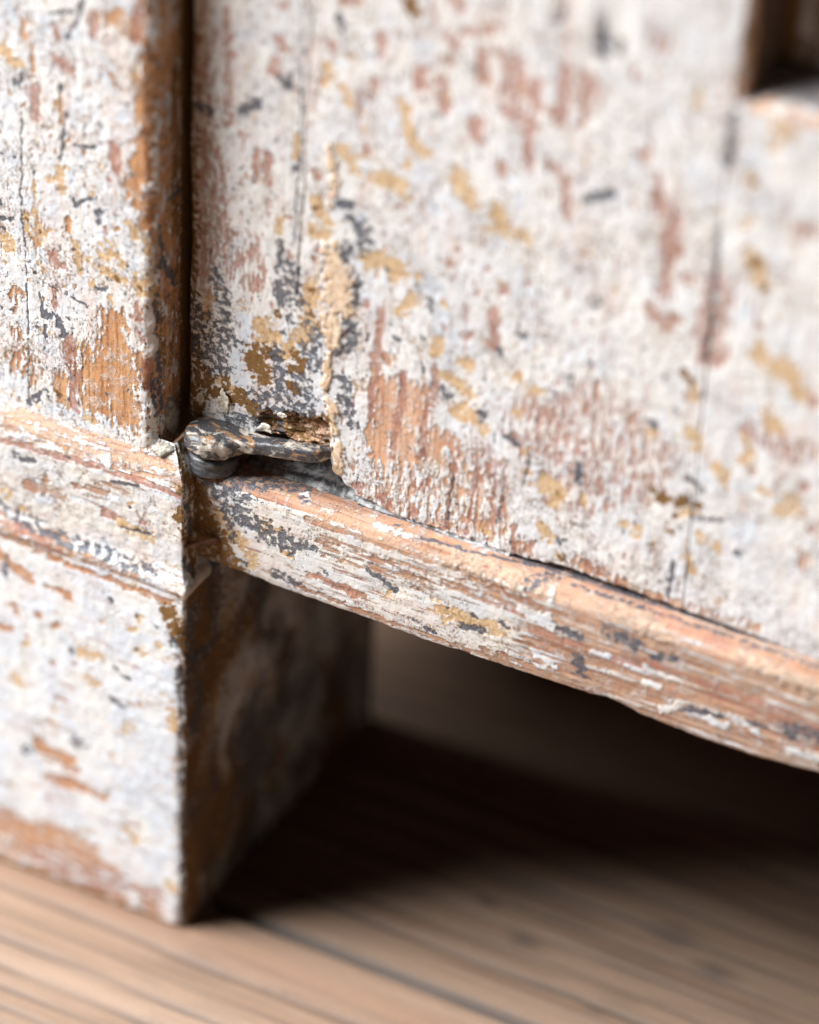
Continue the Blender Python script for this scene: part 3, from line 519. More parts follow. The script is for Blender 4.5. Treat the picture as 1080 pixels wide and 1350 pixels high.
mat_door = paint_material('worn_paint_upright', 'Z', (.70, .46, .32), (.60, .34, .21), (.38, .17, .105), soft=.11)
mat_stile = paint_material('worn_paint_stile', 'Z', (.62, .36, .19), (.52, .265, .125), (.31, .13, .06))
mat_rail = paint_material('worn_paint_lengthwise', 'X', (.53, .355, .255), (.46, .26, .165), (.28, .12, .075), white=(.68, .645, .60), white2=(.62, .635, .65), fill=((.54, .40, .30), (.48, .33, .24)))
mat_foot = paint_material('worn_paint_foot', 'X', (.60, .36, .22), (.52, .27, .15), (.34, .15, .09), pits=.6, white=(.78, .78, .77), white2=(.70, .75, .82))

def plain_wood(name, grain, pale, mid, deep, rough=.75):
    s = NT(name)
    c, h = wood_color(s, grain, pale, mid, deep)
    return s.finish(c, rough, h, .0003, .6, .3)
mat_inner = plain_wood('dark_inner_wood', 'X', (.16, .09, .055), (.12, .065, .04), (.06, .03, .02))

def iron_material():
    s = NT('painted_iron')
    n1 = s.noise(s.vec((.5, 1, 1)), .33, 6, .62, .5); n2 = s.noise(s.vec((.5, 1, 1)), .5, 6, .64, .4)
    f = s.noise(s.vec((1, 1, 1)), 5, 3, .6)
    c = s.mix(s.step(f, .35, .7), (.030, .029, .032), (.10, .10, .108))
    c = s.mix(s.step(n2, .565, .59), c, s.mix(f, (.16, .08, .035), (.42, .24, .12)))
    w = s.step(s.math('ADD', n1, s.math('MULTIPLY', f, .12)), .56, .62)
    c = s.mix(w, c, s.mix(f, (.62, .56, .49), (.36, .31, .26)))
    rough = s.math('ADD', .22, s.math('MULTIPLY', w, .4))
    h = s.math('ADD', w, s.math('MULTIPLY', s.math('ADD', f, n2), .5))
    return s.finish(c, rough, h, .0002, .8, .5)
mat_iron = iron_material()
def bare_iron():
    s = NT('grey_worn_iron')
    n = s.noise(s.vec((1, 1, 1.6)), .5, 6, .6, .3); f = s.noise(s.vec((1, 1, 1)), 5, 3, .6)
    c = s.mix(s.step(n, .35, .7), (.035, .035, .038), (.17, .17, .18))
    c = s.mix(s.step(n, .63, .68), c, (.5, .49, .47))
    return s.finish(c, .34, s.math('ADD', n, s.math('MULTIPLY', f, .4)), .0002, .7, .5)
mat_collar = bare_iron()

def putty_material(name, a, b):
    s = NT(name)
    n = s.noise(s.vec((1, 1, 1)), .45, 6, .62, .5); f = s.noise(s.vec((1, 1, 1)), 4, 3, .6)
    return s.finish(s.mix(s.step(s.math('ADD', n, s.math('MULTIPLY', f, .2)), .48, .72), a, b), .6, s.math('ADD', n, s.math('MULTIPLY', f, .4)), .0003, .7, .35)
mat_putty = putty_material('old_putty', (.42, .40, .34), (.20, .17, .13))
mat_flake = putty_material('cream_flake', (.78, .75, .66), (.50, .45, .36))
mat_greyplate = putty_material('grey_painted_plate', (.62, .63, .63), (.10, .10, .105))
mat_rust = putty_material('rusty_iron', (.20, .09, .05), (.06, .025, .015))

def floor_material():
    s = NT('worn_pine_floor')
    A = s.attr('wear_a')
    c, h = wood_color(s, 'X', (.31, .212, .150), (.235, .150, .100), (.12, .066, .040), .30, .5)
    dirt = s.noise(s.vec((.35, 1, 1)), .07, 6, .62, .4)
    c = s.mix(s.math('MULTIPLY', s.step(dirt, .48, .68), .45), c, (.13, .088, .062))
    # grey weathering in the open grain
    g = s.noise(s.vec((.02, 1, 1)), .16, 4, .6)
    c = s.mix(s.math('MULTIPLY', s.step(g, .53, .70), .35), c, (.22, .185, .16))
    c = s.mix(s.math('MULTIPLY', A[3], .92), c, (.085, .065, .055))
    c = s.mix(s.math('MULTIPLY', A[0], .55), c, (.24, .125, .075))
    return s.finish(c, .6, h, .0004, .6, .35)
mat_floor = floor_material()

# ------------------------------------------------------------------ floor: boards along X
floor = empty('floor'); floor['kind'] = 'structure'
GROOVES = [(-6.3, 2.2, .8), (-20.0, 1.7, .8), (-27.4, 1.8, .8), (-32.6, 1.3, .6), (-37.5, 1.4, .6), (-42, 1.2, .6), (22.5, 1.4, .7), (29, .8, .5), (35.5, .9, .5), (42, 1.1, .6), (-13.5, .6, .3), (50, 1.2, .6), (58, 1.0, .6), (67, 1.3, .7), (78, 1.2, .7), (90, 1.4, .7)]
def floor_board(y0, y1, x0, x1, dense=None, seed=0):
    if dense:
        u = dens((x0, dense[0], 120), (dense[0], dense[1], .45), (dense[1], x1, 120)); 
        a, b = max(y0 + 2, dense[2]), min(y1 - 2, dense[3])
        runs = [(y0 + .4, y0 + 2, .2)]
        if a > y0 + 2: runs.append((y0 + 2, a, 12))
        runs.append((a, b, .45))
        if b < y1 - 2: runs.append((b, y1 - 2, 12))
        v = dens(*runs, (y1 - 2, y1 - .4, .2))
    else:
        u = dens((x0, x1, 160)); v = dens((y0 + .4, y0 + 2, .4), (y0 + 2, y1 - 2, 14), (y1 - 2, y1 - .4, .4))
    Ug, Vg = np.meshgrid(u, v)
    h = .22 * fbm(Ug * .018, Vg * .5, 4, 60 + seed) + .12 * fbm(Ug * .05, Vg * 1.4, 2, 70 + seed)
    wav = 1.1 * fbm(Ug * .02, Vg * .02, 2, 80 + seed)
    dark = np.zeros_like(h); orange = np.zeros_like(h)
    if dense:
        for gy, hw, dep in GROOVES:
            d = np.abs(Vg + wav * .7 - gy) / hw
            fade = .75 + .6 * fbm(Ug * .03, Ug * 0 + gy, 2, 90)
            k = np.clip(1 - d, 0, 1) * np.clip(fade, .15, 1.1)
            h -= dep * smooth(0, 1, k); dark = np.maximum(dark, k * .95)
        orange = np.clip(1 - np.abs(Vg + wav - .5) / 8, 0, 1) * .9
        for kx, ky, kr in ((23, -6.5, 2.2), (27, -6.2, 1.6), (30.8, 11.5, 2.0), (88, 50, 6), (100, 44, 5), (62, 33, 4), (50, 40, 3), (84, 22, 3)):
            dark = np.maximum(dark, .8 * smooth(1, 0, np.hypot((Ug - kx) * .6, Vg - ky) / kr))
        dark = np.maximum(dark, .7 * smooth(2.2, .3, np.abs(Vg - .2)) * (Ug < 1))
    # edges worn round
    e = np.minimum(Vg - y0, y1 - Vg)
    h -= 1.6 * smooth(2.4, .3, e) ** 1.5
    dark = np.maximum(dark, smooth(2.6, .8, e))
    P = np.stack([Ug, Vg, h - .35], -1)
    # skirts down the long edges
    S0 = P[:1].copy(); S0[..., 2] = -18; S1 = P[-1:].copy(); S1[..., 2] = -18
    P = np.concatenate([S0, P, S1]); pad = lambda a, q: np.concatenate([np.full_like(a[:1], q), a, np.full_like(a[:1], q)])
    z = np.zeros_like(P[..., 0])
    f = dict(W=pad(orange, 0), R=z, O=z, K=pad(dark, 1), B=z, P=z, M=z, C=z)
    o = grid_object('floor_board', P, f, mat_floor, floor)
    return o
fy = [-1250, -1130, -1005, -880, -760, -640, -515, -390, -260, -128, 10.5, 140, 262, 390, 515, 640]
for i, (a, b) in enumerate(zip(fy[:-1], fy[1:])):
    dn = None
    if a < 60 and b > -60: dn = (-70, 150, -60, 110)
    floor_board(a, b, -1600, 1400, dn, i)

# ------------------------------------------------------------------ cabinet
cabinet = empty('cabinet', (0, 0, 0))
cabinet['label'] = 'old wooden cabinet corner with flaking white, ochre and red paint on a worn board floor'
cabinet['category'] = 'cabinet'

# --- stile: front face, rounded edge, right side
def build_stile():
    XF, XL = -12.0, -62.0
    s = dens((XL, -50, 4), (-50, XF, .21), (XF, XF + 4.71, .2), (XF + 4.71, XF + 4.71 + 9, .22), (XF + 13.71, XF + 4.71 + 36, 6))
    z = dens((112, 224, .21), (224, 330, 10))
    U, Z = np.meshgrid(s, z)
    a = np.clip((U - XF) / 3.0, 0, np.pi / 2)
    X = np.where(U < XF, U, XF + 3 * np.sin(a)); Y = np.where(U < XF, 4.0, 7 - 3 * np.cos(a)) + np.clip(U - XF - 4.71, 0, None)
    P = np.stack([X, Y, Z], -1)
    side = smooth(XF + 2.2, XF + 3.8, U)
    f = wear('stile', U, Z, [('W', .25, .07, .45, .18, 101), ('R', .3, .1, .5, .10, 102), ('O', .22, .16, .55, .08, 103), ('K', .9, .5, .85, .04, 104), ('B', .16, .12, .6, .26, 105), ('W', 1.1, .4, .8, .06, 106), ('O', .6, .4, .8, .04, 107)])
    f['W'] = np.maximum(f['W'], side * (.74 + .25 * fbm(U * .8, Z * .1, 3, 110)))
    f['M'] = np.maximum(f['M'], side * (.38 + .4 * fbm(U * .5, Z * .12, 4, 111)))
    f['M'] = np.maximum(f['M'], smooth(XF + 7, XF + 13, U) * .85)  # brown deepens towards the gap: shade of the side put into its colour
    f['B'] = np.maximum(f['B'], side * (.40 + .5 * fbm(U * .35, Z * .16, 4, 113)))
    f['C'] = f['C']
    f['W'] = f['W'] * (1 - side * .5 * smooth(.12, .3, fbm(U * .5, Z * .2, 4, 114)))
    # knocked, chipped edge
    chip = -np.exp(-((U - XF - 2.2) / 2.2) ** 2) * (.35 + .9 * np.clip(fbm(U * .1, Z * .16, 4, 112), -.3, 1))
    P = relief(P, U, Z, f, 'v', wood=.11, lump=.09, groove=.07, edge=chip)
    o = grid_object('stile', P, f, mat_stile, cabinet)
build_stile()

def sweep_profile(prof, plan_u, XR, r):
    """prof: (n,2) of (outward, z); plan runs along X to the corner XR then back along Y"""
    arc = r * np.pi / 2
    t = np.clip((plan_u - (XR - r)) / r, 0, np.pi / 2)
    px = np.where(plan_u < XR - r, plan_u, XR - r + r * np.sin(t))
    py = np.where(plan_u < XR - r, 0.0, r - r * np.cos(t)) + np.clip(plan_u - (XR - r) - arc, 0, None)
    nx, ny = np.sin(t), -np.cos(t)
    return px, py, nx, ny

def resample(pts, step):
    pts = np.array(pts, float)
    out = [pts[0]]
    for a, b in zip(pts[:-1], pts[1:]):
        n = max(1, int(round(np.hypot(*(b - a)) / step)))
        for k in range(1, n + 1):
            out.append(a + (b - a) * k / n)
    return np.array(out)

def soften(p, n):
    p = p.copy()
    for _ in range(n):
        p[1:-1] = (p[:-2] + 2 * p[1:-1] + p[2:]) / 4
    return p

# --- base moulding: bead on the foot, cove, fascia, sloping top; turns the corner to the right
def build_moulding():
    prof = [(-.6, 83.2), (-.2, 84.0), (.15, 84.8), (.38, 85.8), (.2, 87.0), (-.7, 88.3), (-1.15, 90.2), (-1.2, 92), (-1.2, 108.6), (-1.5, 109.8), (-2.6, 111.6), (-4.2, 113.6), (-5.6, 115.6)]
    pr = soften(resample(prof, .2), 5)
    u = dens((-62, -50, 3), (-50, -1.4, .21), (-1.4, 7.5, .2), (7.5, 9.5, 1))
    O = pr[:, 0][:, None]; Zc = pr[:, 1][:, None] + 0 * u[None]
    XR = -.2; Ur = np.repeat(u[None], len(pr), 0)
    # mitred corner: every line of the profile turns at its own corner point
    front = Ur <= -1.4
    near = np.clip((Ur + 12) / (12 - 1.4), 0, 1)
    X = np.where(Ur < -12, Ur, -12 + near * (XR + O + 12)); X = np.where(front, X, XR + O)
    Y = np.where(front, -O, -O + np.clip((Ur + 1.4) / 10.9, 0, 1) * (9.5 + O))
    P = np.stack([X, Y, Zc], -1)
    for _ in range(5):
        sel = np.nonzero((u > -3.2) & (u < .6))[0]
        P[:, sel] = (P[:, sel - 1] + 2 * P[:, sel] + P[:, sel + 1]) / 4
    U = np.repeat(u[None], len(pr), 0); Z = Zc
    f = wear('moulding', U, Z, [('W', .05, .28, .6, .16, 201), ('R', .07, .4, .5, .10, 202), ('O', .1, .25, .55, .12, 203), ('K', .3, .5, .5, .08, 204), ('B', .06, .2, .5, .28, 205)], 'u')
    side = smooth(-1.4, -.2, U)
    f['M'] = np.maximum(f['M'], side * smooth(90, 92.5, Z) * (.56 + .3 * fbm(U * .5, Z * .3, 3, 210)))
    f['C'] = f['C']
    # chipped arris and worn top line
    chip = -np.exp(-((Z - 109.3) / 1.1) ** 2) * (.2 + .55 * np.clip(fbm(U * .18, Z * .1, 3, 211), -.2, 1))
    chip += -np.exp(-((U + .6) / 1.1) ** 2) * (.15 + .6 * np.clip(fbm(U * .2, Z * .3, 3, 212), -.1, 1))
    chip += .35 * np.exp(-((U + .6) / 3) ** 2) * np.exp(-((Z - 86.5) / 2) ** 2) * (1 + fbm(U * .6, Z * .6, 3, 213))
    P = relief(P, U, Z, f, 'u', wood=.11, lump=.12, groove=.10, edge=chip)
    grid_object('base_moulding', P, f, mat_rail, cabinet)
build_moulding()

# --- foot: front and right side, bevelled knocked corner
def build_foot():
    r = 1.1
    arc = r * np.pi / 2
    u = dens((-62, -50, 3), (-50, -r, .3), (-r, -r + arc, .2), (-r + arc, 81, .34))
    z = dens((-1.4, 85.2, .3))
    U, Z = np.meshgrid(u, z)
    px, py, nx, ny = sweep_profile(None, u, 0.0, r)
    P = np.stack([np.repeat(px[None], len(z), 0), np.repeat(py[None], len(z), 0), Z], -1)
    f = wear('foot', U, Z, [('W', .06, .22, .5, .16, 301), ('R', .08, .3, .5, .14, 302), ('O', .12, .2, .55, .14, 303), ('K', .2, .3, .5, .04, 304), ('B', .07, .12, .5, .34, 305)], 'u')
    side = smooth(-.6, .6, U)
    qu = U * .07 + .5 * fbm(U * .06, Z * .06, 4, 315); qz = Z * .04 + .5 * fbm(U * .06, Z * .06, 4, 316)
    f['M'] = np.maximum(f['M'], side * (.46 + .15 * smooth(45, 0, U) + .34 * fbm(qu, qz, 5, 310, .6)))
    f['K'] = np.maximum(f['K'], side * (.44 + .32 * fbm(qu + 3, qz, 5, 311, .6)))
    f['O'] = np.maximum(f['O'], side * (.30 + .15 * smooth(40, 0, U) + .35 * fbm(qu, qz + 5, 5, 317, .6)))
    f['B'] = np.maximum(f['B'], side * .55)
    f['M'] = np.maximum(f['M'], smooth(2.6, .2, Z + 1.2 * fbm(U * .3, Z * .2, 3, 318)) * .62)
    edge = np.exp(-((U + .2) / 1.3) ** 2)
    f['M'] = np.maximum(f['M'], edge * (.5 + .4 * fbm(U * .5, Z * .2, 3, 312)))
    chip = -edge * (.3 + 1.5 * np.clip(fbm(U * .2, Z * .13, 4, 313), -.1, 1))
    P = relief(P, U, Z, f, 'u', wood=.14, lump=.08, groove=.06, edge=chip)
    # close the block: back and left sides
    back = np.stack([np.full(len(z), -62.0), np.full(len(z), 81.0), z], -1)[:, None]
    P = np.concatenate([P, back, P[:, :1]], 1)
    for k in f: f[k] = np.concatenate([f[k], f[k][:, -1:], f[k][:, :1]], 1)
    grid_object('foot', P, f, mat_foot, cabinet)
build_foot()

# --- bottom rail: front face with worn lower edge, rounded top edge, ledge
re_x = np.array([p[0] for p in RAIL_EDGE]); re_z = np.array([p[1] for p in RAIL_EDGE])
def build_rail():
    x = dens((-1.5, 133, .21), (133, 300, 8))
    zb = np.interp(x, re_x, re_z) * 1.0
    zb = zb + .22 * fbm(x * .35, x * 0, 3, 400)
    # profile parameter t: underside, arris, front, round, ledge
    tu = dens((-14, -1.2, 3), (-1.2, 0, .2)); tf = dens((0, 1, .0135))[1:]; ta = dens((0, np.pi / 2, .07))[1:]; tt = dens((0, 8, .22), (8, 30, 4))[1:]
    rows = []; vv = []
    r = 2.3; YF = 6.2; ZT = 110.3
    top = .35 * fbm(x * .06, x * 0 + 9, 3, 401)
    for t in tu: rows.append(np.stack([x, YF - t + .5 + 0 * x, zb - .0 - .15 * np.minimum(-t, 1)], -1)); vv.append(zb + t)
    for t in tf:
        rows.append(np.stack([x, YF + .5 * (1 - t) ** 14 * 1 + 0 * x, zb + (ZT - r - zb) * t], -1)); vv.append(zb + (ZT - r - zb) * t)
    for t in ta:
        rows.append(np.stack([x, YF + r - r * np.cos(t) + 0 * x, ZT - r + r * np.sin(t) + top * np.sin(t)], -1)); vv.append(ZT - r + r * t + 0 * x)
    for t in tt:
        rows.append(np.stack([x, YF + r + t + 0 * x, ZT + top - 0 * x], -1)); vv.append(ZT - r + r * np.pi / 2 + t + 0 * x)
    P = np.array(rows); V = np.array(vv); U = np.repeat(x[None], len(rows), 0)
    ledge = smooth(108.6, 110.0, V + .9 * fbm(U * .05, V * 0, 3, 402))
    right = smooth(58, 74, U + 6 * fbm(U * .06, V * .5, 3, 403))
    f = wear('rail', U, V, [('R', .06, .7, .6, .16, 405), ('O', .1, .4, .5, .10, 406), ('K', .12, .6, .55, .12, 407), ('B', .1, .3, .5, .1, 408)], 'u')
    keep = 1 - smooth(.40, .56, f['C'])
    wood = np.maximum((.27 + .42 * fbm(U * .07, V * .8, 4, 409)) * (1 - right), right * (.66 + .55 * fbm(U * .06, V * .9, 4, 410)))
    wood = np.maximum(wood, ledge * (.86 + .25 * fbm(U * .08, V * .5, 3, 411)))
    f['W'] = np.maximum(f['W'], wood * keep)
    f['P'] = np.maximum(f['P'], ledge * keep * (.24 + .45 * fbm(U * .045, V * .25, 3, 412)))
    corner = smooth(9, -1, U + 3 * fbm(U * .2, V * .2, 3, 413))
    f['M'] = np.maximum(f['M'], corner * (.66 + .4 * fbm(U * .4, V * .4, 3, 414)) * (1 - ledge))
    f['K'] = np.maximum(f['K'], smooth(114.9, 115.9, V) * (.62 + .3 * fbm(U * .3, V * .3, 3, 416)) * (U > 30))
    f['B'] = np.maximum(f['B'], right * (.36 + .5 * fbm(U * .06, V * .7, 4, 417)) * (1 - ledge))
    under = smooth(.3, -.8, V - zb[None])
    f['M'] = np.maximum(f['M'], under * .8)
    # dents and gouges
    dent = -.5 * np.clip(fbm(U * .05, V * .2, 3, 415) - .25, 0, 1)
    P = relief(P, U, V, f, 'u', wood=.11, lump=.07, groove=.10, edge=dent)
    grid_object('bottom_rail', P, f, mat_rail, cabinet)
build_rail()

# --- door
door = empty('door'); door.parent = cabinet
YD, XD = 12.5, -7.7
de_x = np.array([p[0] for p in DOOR_EDGE]); de_z = np.array([p[1] for p in DOOR_EDGE])
def door_edge(x):
    z = np.interp(x, de_x, de_z) - .5 * smooth(58, 70, x)
    strap = 117.6 + .9 * smooth(6, 10, x) + .3 * fbm(x * .5, x * 0, 3, 500)
    k = smooth(23.3, 24.3, x)
    return strap * (1 - k) + (z + .18 * fbm(x * .6, x * 0, 3, 501)) * k
def wrap(t, r):
    """distance along a surface that turns back over an edge of radius r: in-plane and depth offsets"""
    a = np.clip((r - t) / r, 0, np.pi / 2)
    inp = np.where(t > r, t, r - r * np.sin(a)); dep = np.where(t > r, 0, r - r * np.cos(a)) + np.clip(r - r * np.pi / 2 - t, 0, None)
    return inp, dep
SEAM = 97.0
def build_door_stile():
    rl, rb = 2.4, .8
    s = dens((-16, -3.6, 3), (-3.6, 2, .2), (2, SEAM + .05 - XD, .21))
    t = dens((-14, -1, 3), (-1, 1.5, .12), (1.5, 112, .21), (112, 205, 10))
    S, T = np.meshgrid(s, t)
    xi, d1 = wrap(S, rl)
    X = XD + xi + .45 * fbm(T * .045, T * 0 + 3, 4, 505) * np.exp(-np.clip(S, 0, None) / 3)
    zi, d2 = wrap(T, rb)
    zb = door_edge((XD + xi)[0])[None]
    # keep rows level away from the edge
    lift = (zb - 111.0) * np.clip(1 - (zi / 34.0), 0, 1)
    Z = 111.0 + zi + lift
    P = np.stack([X, YD + d1 + d2, Z], -1)
    U = X; V = Z
    f = wear('door', U, V, [('R', .22, .07, .62, .07, 511), ('R', .9, .30, .85, .04, 561), ('O', .15, .11, .55, .03, 512), ('O', .5, .35, .8, .00, 562), ('B', .12, .1, .6, .16, 513), ('W', .35, .06, .55, .02, 514), ('W', 1.0, .35, .8, .00, 563), ('K', .9, .45, .85, .02, 515)])
    left = smooth(1.5, -7, X)
    f['R'] = np.maximum(f['R'], left * (.42 + .42 * fbm(X * .5, Z * .05, 3, 516)))
    f['M'] = np.maximum(f['M'], smooth(1.4, .2, S) * .66)
    # broken wood above the strap
    rec = smooth(7.6, 10.2, X + 1.6 * fbm(Z * .5, X * .3, 3, 523)) * smooth(24.2, 22.8, X + .8 * fbm(Z * .6, X * .3, 3, 524)) * smooth(126.2 + 0 * X, 124.6, Z - .24 * (X - 9) * 0 + 1.9 * fbm(X * .6, Z * .2, 4, 517) - .22 * (X - 16))
    dep = -rec * (1.3 + 1.0 * fbm(X * .22, Z * .8, 4, 518))
    f['W'] = np.maximum(f['W'], rec * .9); f['M'] = np.maximum(f['M'], rec * (.50 + .42 * fbm(X * .35, Z * .9, 4, 519)))
    f['P'] = np.maximum(f['P'] * (1 - rec), rec * (.40 + .5 * fbm(X * .4, Z * .8, 4, 525))); f['B'] = f['B'] * (1 - rec)
    dep += .12 * smooth(.35, .6, f['P'])
    low = np.exp(-(zi / 1.6) ** 2) * (X > 24)
    dep += -low * (.1 + .5 * np.clip(fbm(X * .4, Z * .3, 3, 520), -.1, 1))
    dep += .25 * fbm(X * .08, Z * .05, 3, 521)
    # long hair crack
    crack = np.exp(-((X - 16.2 - .02 * (Z - 150) - .5 * fbm(Z * .05, X * 0, 2, 522)) / .16) ** 2) * (Z > 152)
    dep -= .35 * crack
    P = relief(P, U, V, f, 'v', wood=.11, lump=.08, groove=.06, edge=dep)
    grid_object('door_stile', P, f, mat_door, door)
build_door_stile()

RX, RZ = 99.5, 217.6
def build_door_rail():
    x = dens((SEAM + .2, SEAM + 1.6, .2), (SEAM + 1.6, 134, .24), (134, 290, 12))
    t = dens((-14, -1, 3), (-1, 1.5, .12), (1.5, 104.0, .24))
    X, T = np.meshgrid(x, t)
    zi, d2 = wrap(T, .8)
    zb = door_edge(x)[None]
    # rail ends at RZ with a rounded lip going back into the panel recess
    H = RZ - zb
    k = zi / 104.0
    Z = zb + k * H
    gap = RZ - Z
    lip = np.where(gap < 2.2, 2.2 - np.sqrt(np.clip(2.2 ** 2 - (2.2 - gap) ** 2, 0, None)), 0)
    end = X - SEAM
    es = np.where(end < .7, .25 * (1 - end / .7) ** 2, 0)
    Y = YD + d2 + lip + es
    P = np.stack([X, Y, Z], -1)
    f = wear('door', X, Z, [('R', .22, .07, .62, .08, 531), ('O', .15, .12, .55, .06, 532), ('B', .12, .1, .5, .22, 533), ('W', .3, .08, .5, .05, 534)])
    f['W'] = np.maximum(f['W'], smooth(4.5, 1.5, gap) * (.53 + .3 * fbm(X * .3, Z * .3, 3, 535)))
    # top of the lip runs back to the panel
    back = []
    for dy, dz in ((2.5, .15), (5, .6), (8, 1.3), (10.5, 1.9), (13, 2.2)):
        q = P[-1].copy(); q[:, 1] = YD + dy; q[:, 2] = RZ + dz; back.append(q)
    P = relief(P, X, Z, f, 'v', wood=.12, lump=.09, groove=.05, edge=.2 * fbm(X * .07, Z * .05, 3, 536))
    P = np.concatenate([P, np.array(back)])
    for kx in f: f[kx] = np.concatenate([f[kx]] + [f[kx][-1:]] * len(back))
    for j in range(1, len(back) + 1): f['W'][-j] = .46; f['K'][-j] = .50; f['B'][-j] = .45  # grey here is the recess shade painted onto the back of the lip
    grid_object('door_bottom_rail', P, f, mat_door, door)
build_door_rail()

def build_door_upright():
    # the stretch of door stile beside the panel, with the moulded inner edge
    s = dens((0, 2.5, .2), (2.5, 5.3, .25), (5.3, 16, .5))
    z = dens((RZ - 4, 245, .4), (245, 316, 10))
    S, Z = np.meshgrid(s, z)
    inp = np.where(S < 2.5, S, 2.5 + 0 * S); a = np.clip((S - .0) / 2.2, 0, np.pi / 2)
    X = SEAM + .05 + np.where(S < .9, S, .9 + 1.6 * np.sin(np.clip((S - .9) / 1.6, 0, np.pi / 2)) + .12 * np.clip(S - 3.4, 0, None))
    Y = YD + np.where(S < .9, 0, 1.6 - 1.6 * np.cos(np.clip((S - .9) / 1.6, 0, np.pi / 2))) + np.clip(S - 3.4, 0, None)
    f = wear('door_upright', X, Z, [('W', .3, .06, .4, .45, 541), ('M', .3, .1, .5, .35, 542)])
    f['W'] = np.maximum(f['W'], smooth(.3, 1.2, S) * .75); f['M'] = np.maximum(f['M'], smooth(1.5, 4, S) * (.7 + .2 * fbm(S * .3, Z * .15, 3, 543))); f['K'] = np.maximum(f['K'], smooth(3, 5, S) * .5)  # bare wood at the edge; brown and black deeper in paint its shaded side
    P = relief(np.stack([X, Y, Z], -1), S, Z, f)
    grid_object('panel_moulding', P, f, mat_door, door)
build_door_upright()
def build_panel():
    x = dens((98, 125, .4), (125, 290, 12)); z = dens((212, 245, .4), (245, 316, 10))
    X, Z = np.meshgrid(x, z)
    f = wear('door_panel', X, Z, [('R', .25, .08, .6, .34, 551), ('W', .2, .1, .5, .30, 552), ('B', .1, .1, .5, .4, 553)])
    f['M'] = np.maximum(f['M'], np.maximum(smooth(106, 101, X) * .85, .48 + .4 * fbm(X * .15, Z * .1, 3, 554)))  # brown towards the corner stands in for shade in the recess
    P = relief(np.stack([X, np.full_like(X, YD + 11), Z], -1), X, Z, f)
    grid_object('door_panel', P, f, mat_door, door)
build_panel()

# --- carcass behind: bottom board, side, back, top, added light block behind the gap
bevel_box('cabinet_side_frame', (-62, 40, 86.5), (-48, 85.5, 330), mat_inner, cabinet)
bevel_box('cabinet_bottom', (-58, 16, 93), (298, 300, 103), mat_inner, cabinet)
bevel_box('cabinet_side', (-62, 86, 40), (-48, 300, 330), mat_inner, cabinet)  # unseen side, carried down low to block light behind the foot
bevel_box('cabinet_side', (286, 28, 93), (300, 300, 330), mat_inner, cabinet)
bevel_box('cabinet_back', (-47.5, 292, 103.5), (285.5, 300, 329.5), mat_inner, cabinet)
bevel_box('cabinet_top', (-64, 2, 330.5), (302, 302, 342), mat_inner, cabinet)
bevel_box('gap_light_block', (-46, 41, 103.5), (16, 50, 330), mat_inner, cabinet)  # unseen batten, added to keep light out of the door gap
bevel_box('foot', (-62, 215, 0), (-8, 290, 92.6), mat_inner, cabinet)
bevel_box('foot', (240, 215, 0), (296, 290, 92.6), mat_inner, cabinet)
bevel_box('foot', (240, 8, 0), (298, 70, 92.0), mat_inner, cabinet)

# --- hinge: eye and strap on the door, collar and plate on the rail
hinge = empty('hinge'); hinge.parent = cabinet
def loft(name, st, mat, parent, n=36, e=2.6, cap=True):
    """st: rows of x, y, z, half-depth (y), half-height (z): rounded sections along x"""
    st = np.array(st, float)
    xx = np.linspace(0, len(st) - 1, (len(st) - 1) * 10 + 1)
    from_i = np.arange(len(st))
    R_ = np.stack([np.interp(xx, from_i, st[:, k]) for k in range(5)], 1)
    for _ in range(4):
        R_[1:-1] = (R_[:-2] + 2 * R_[1:-1] + R_[2:]) / 4
    th = np.linspace(0, 2 * np.pi, n, endpoint=False)
    c, s_ = np.cos(th), np.sin(th)
    cy = np.sign(c) * np.abs(c) ** (2 / e); cz = np.sign(s_) * np.abs(s_) ** (2 / e)
    V = np.stack([np.repeat(R_[:, 0:1], n, 1), R_[:, 1:2] + R_[:, 3:4] * cy, R_[:, 2:3] + R_[:, 4:5] * cz], -1)
    bump = .2 * fbm(V[..., 0] * .5 + V[..., 1] * .3, V[..., 2] * .6 + V[..., 1] * .3, 3, 600)
    V[..., 1] += bump * cy; V[..., 2] += bump * cz
    m = len(R_); q = []
    for i in range(m - 1):
        for j in range(n):
            q.append((i * n + j, i * n + (j + 1) % n, (i + 1) * n + (j + 1) % n, (i + 1) * n + j))
    verts = V.reshape(-1, 3).tolist(); tri = []
    for row, flip in ((0, 0), (m - 1, 1)):
        verts.append(V[row].mean(0).tolist()); ci = len(verts) - 1
        for j in range(n):
            a, b = row * n + j, row * n + (j + 1) % n
            tri.append((a, b, ci) if flip else (b, a, ci))
    return mesh_object(name, verts, q, mat, parent, tris=tri)
loft('hinge_strap', [(-5.75, 10, 116.3, .5, .3), (-5.4, 10, 116.3, 2.0, 1.5), (-4.4, 10, 116.35, 3.6, 2.35), (-2.6, 10, 116.4, 4.9, 2.8), (0, 10, 116.4, 5.5, 2.9),
     (2.4, 10, 116.5, 5.0, 2.8), (4.4, 10.1, 116.7, 3.9, 2.5), (6, 10.3, 117.1, 2.9, 2.0), (8, 10.6, 117.6, 2.3, 1.6), (11, 10.8, 118.1, 1.9, 1.6), (15, 11.0, 118.6, 1.8, 1.65),
     (19, 11.3, 119.0, 1.7, 1.65), (22, 11.9, 119.3, 1.6, 1.6), (24, 14.2, 119.5, 1.7, 1.2), (26, 16.5, 119.6, 1.6, 1.1)], mat_iron, hinge, n=72, e=3.0)
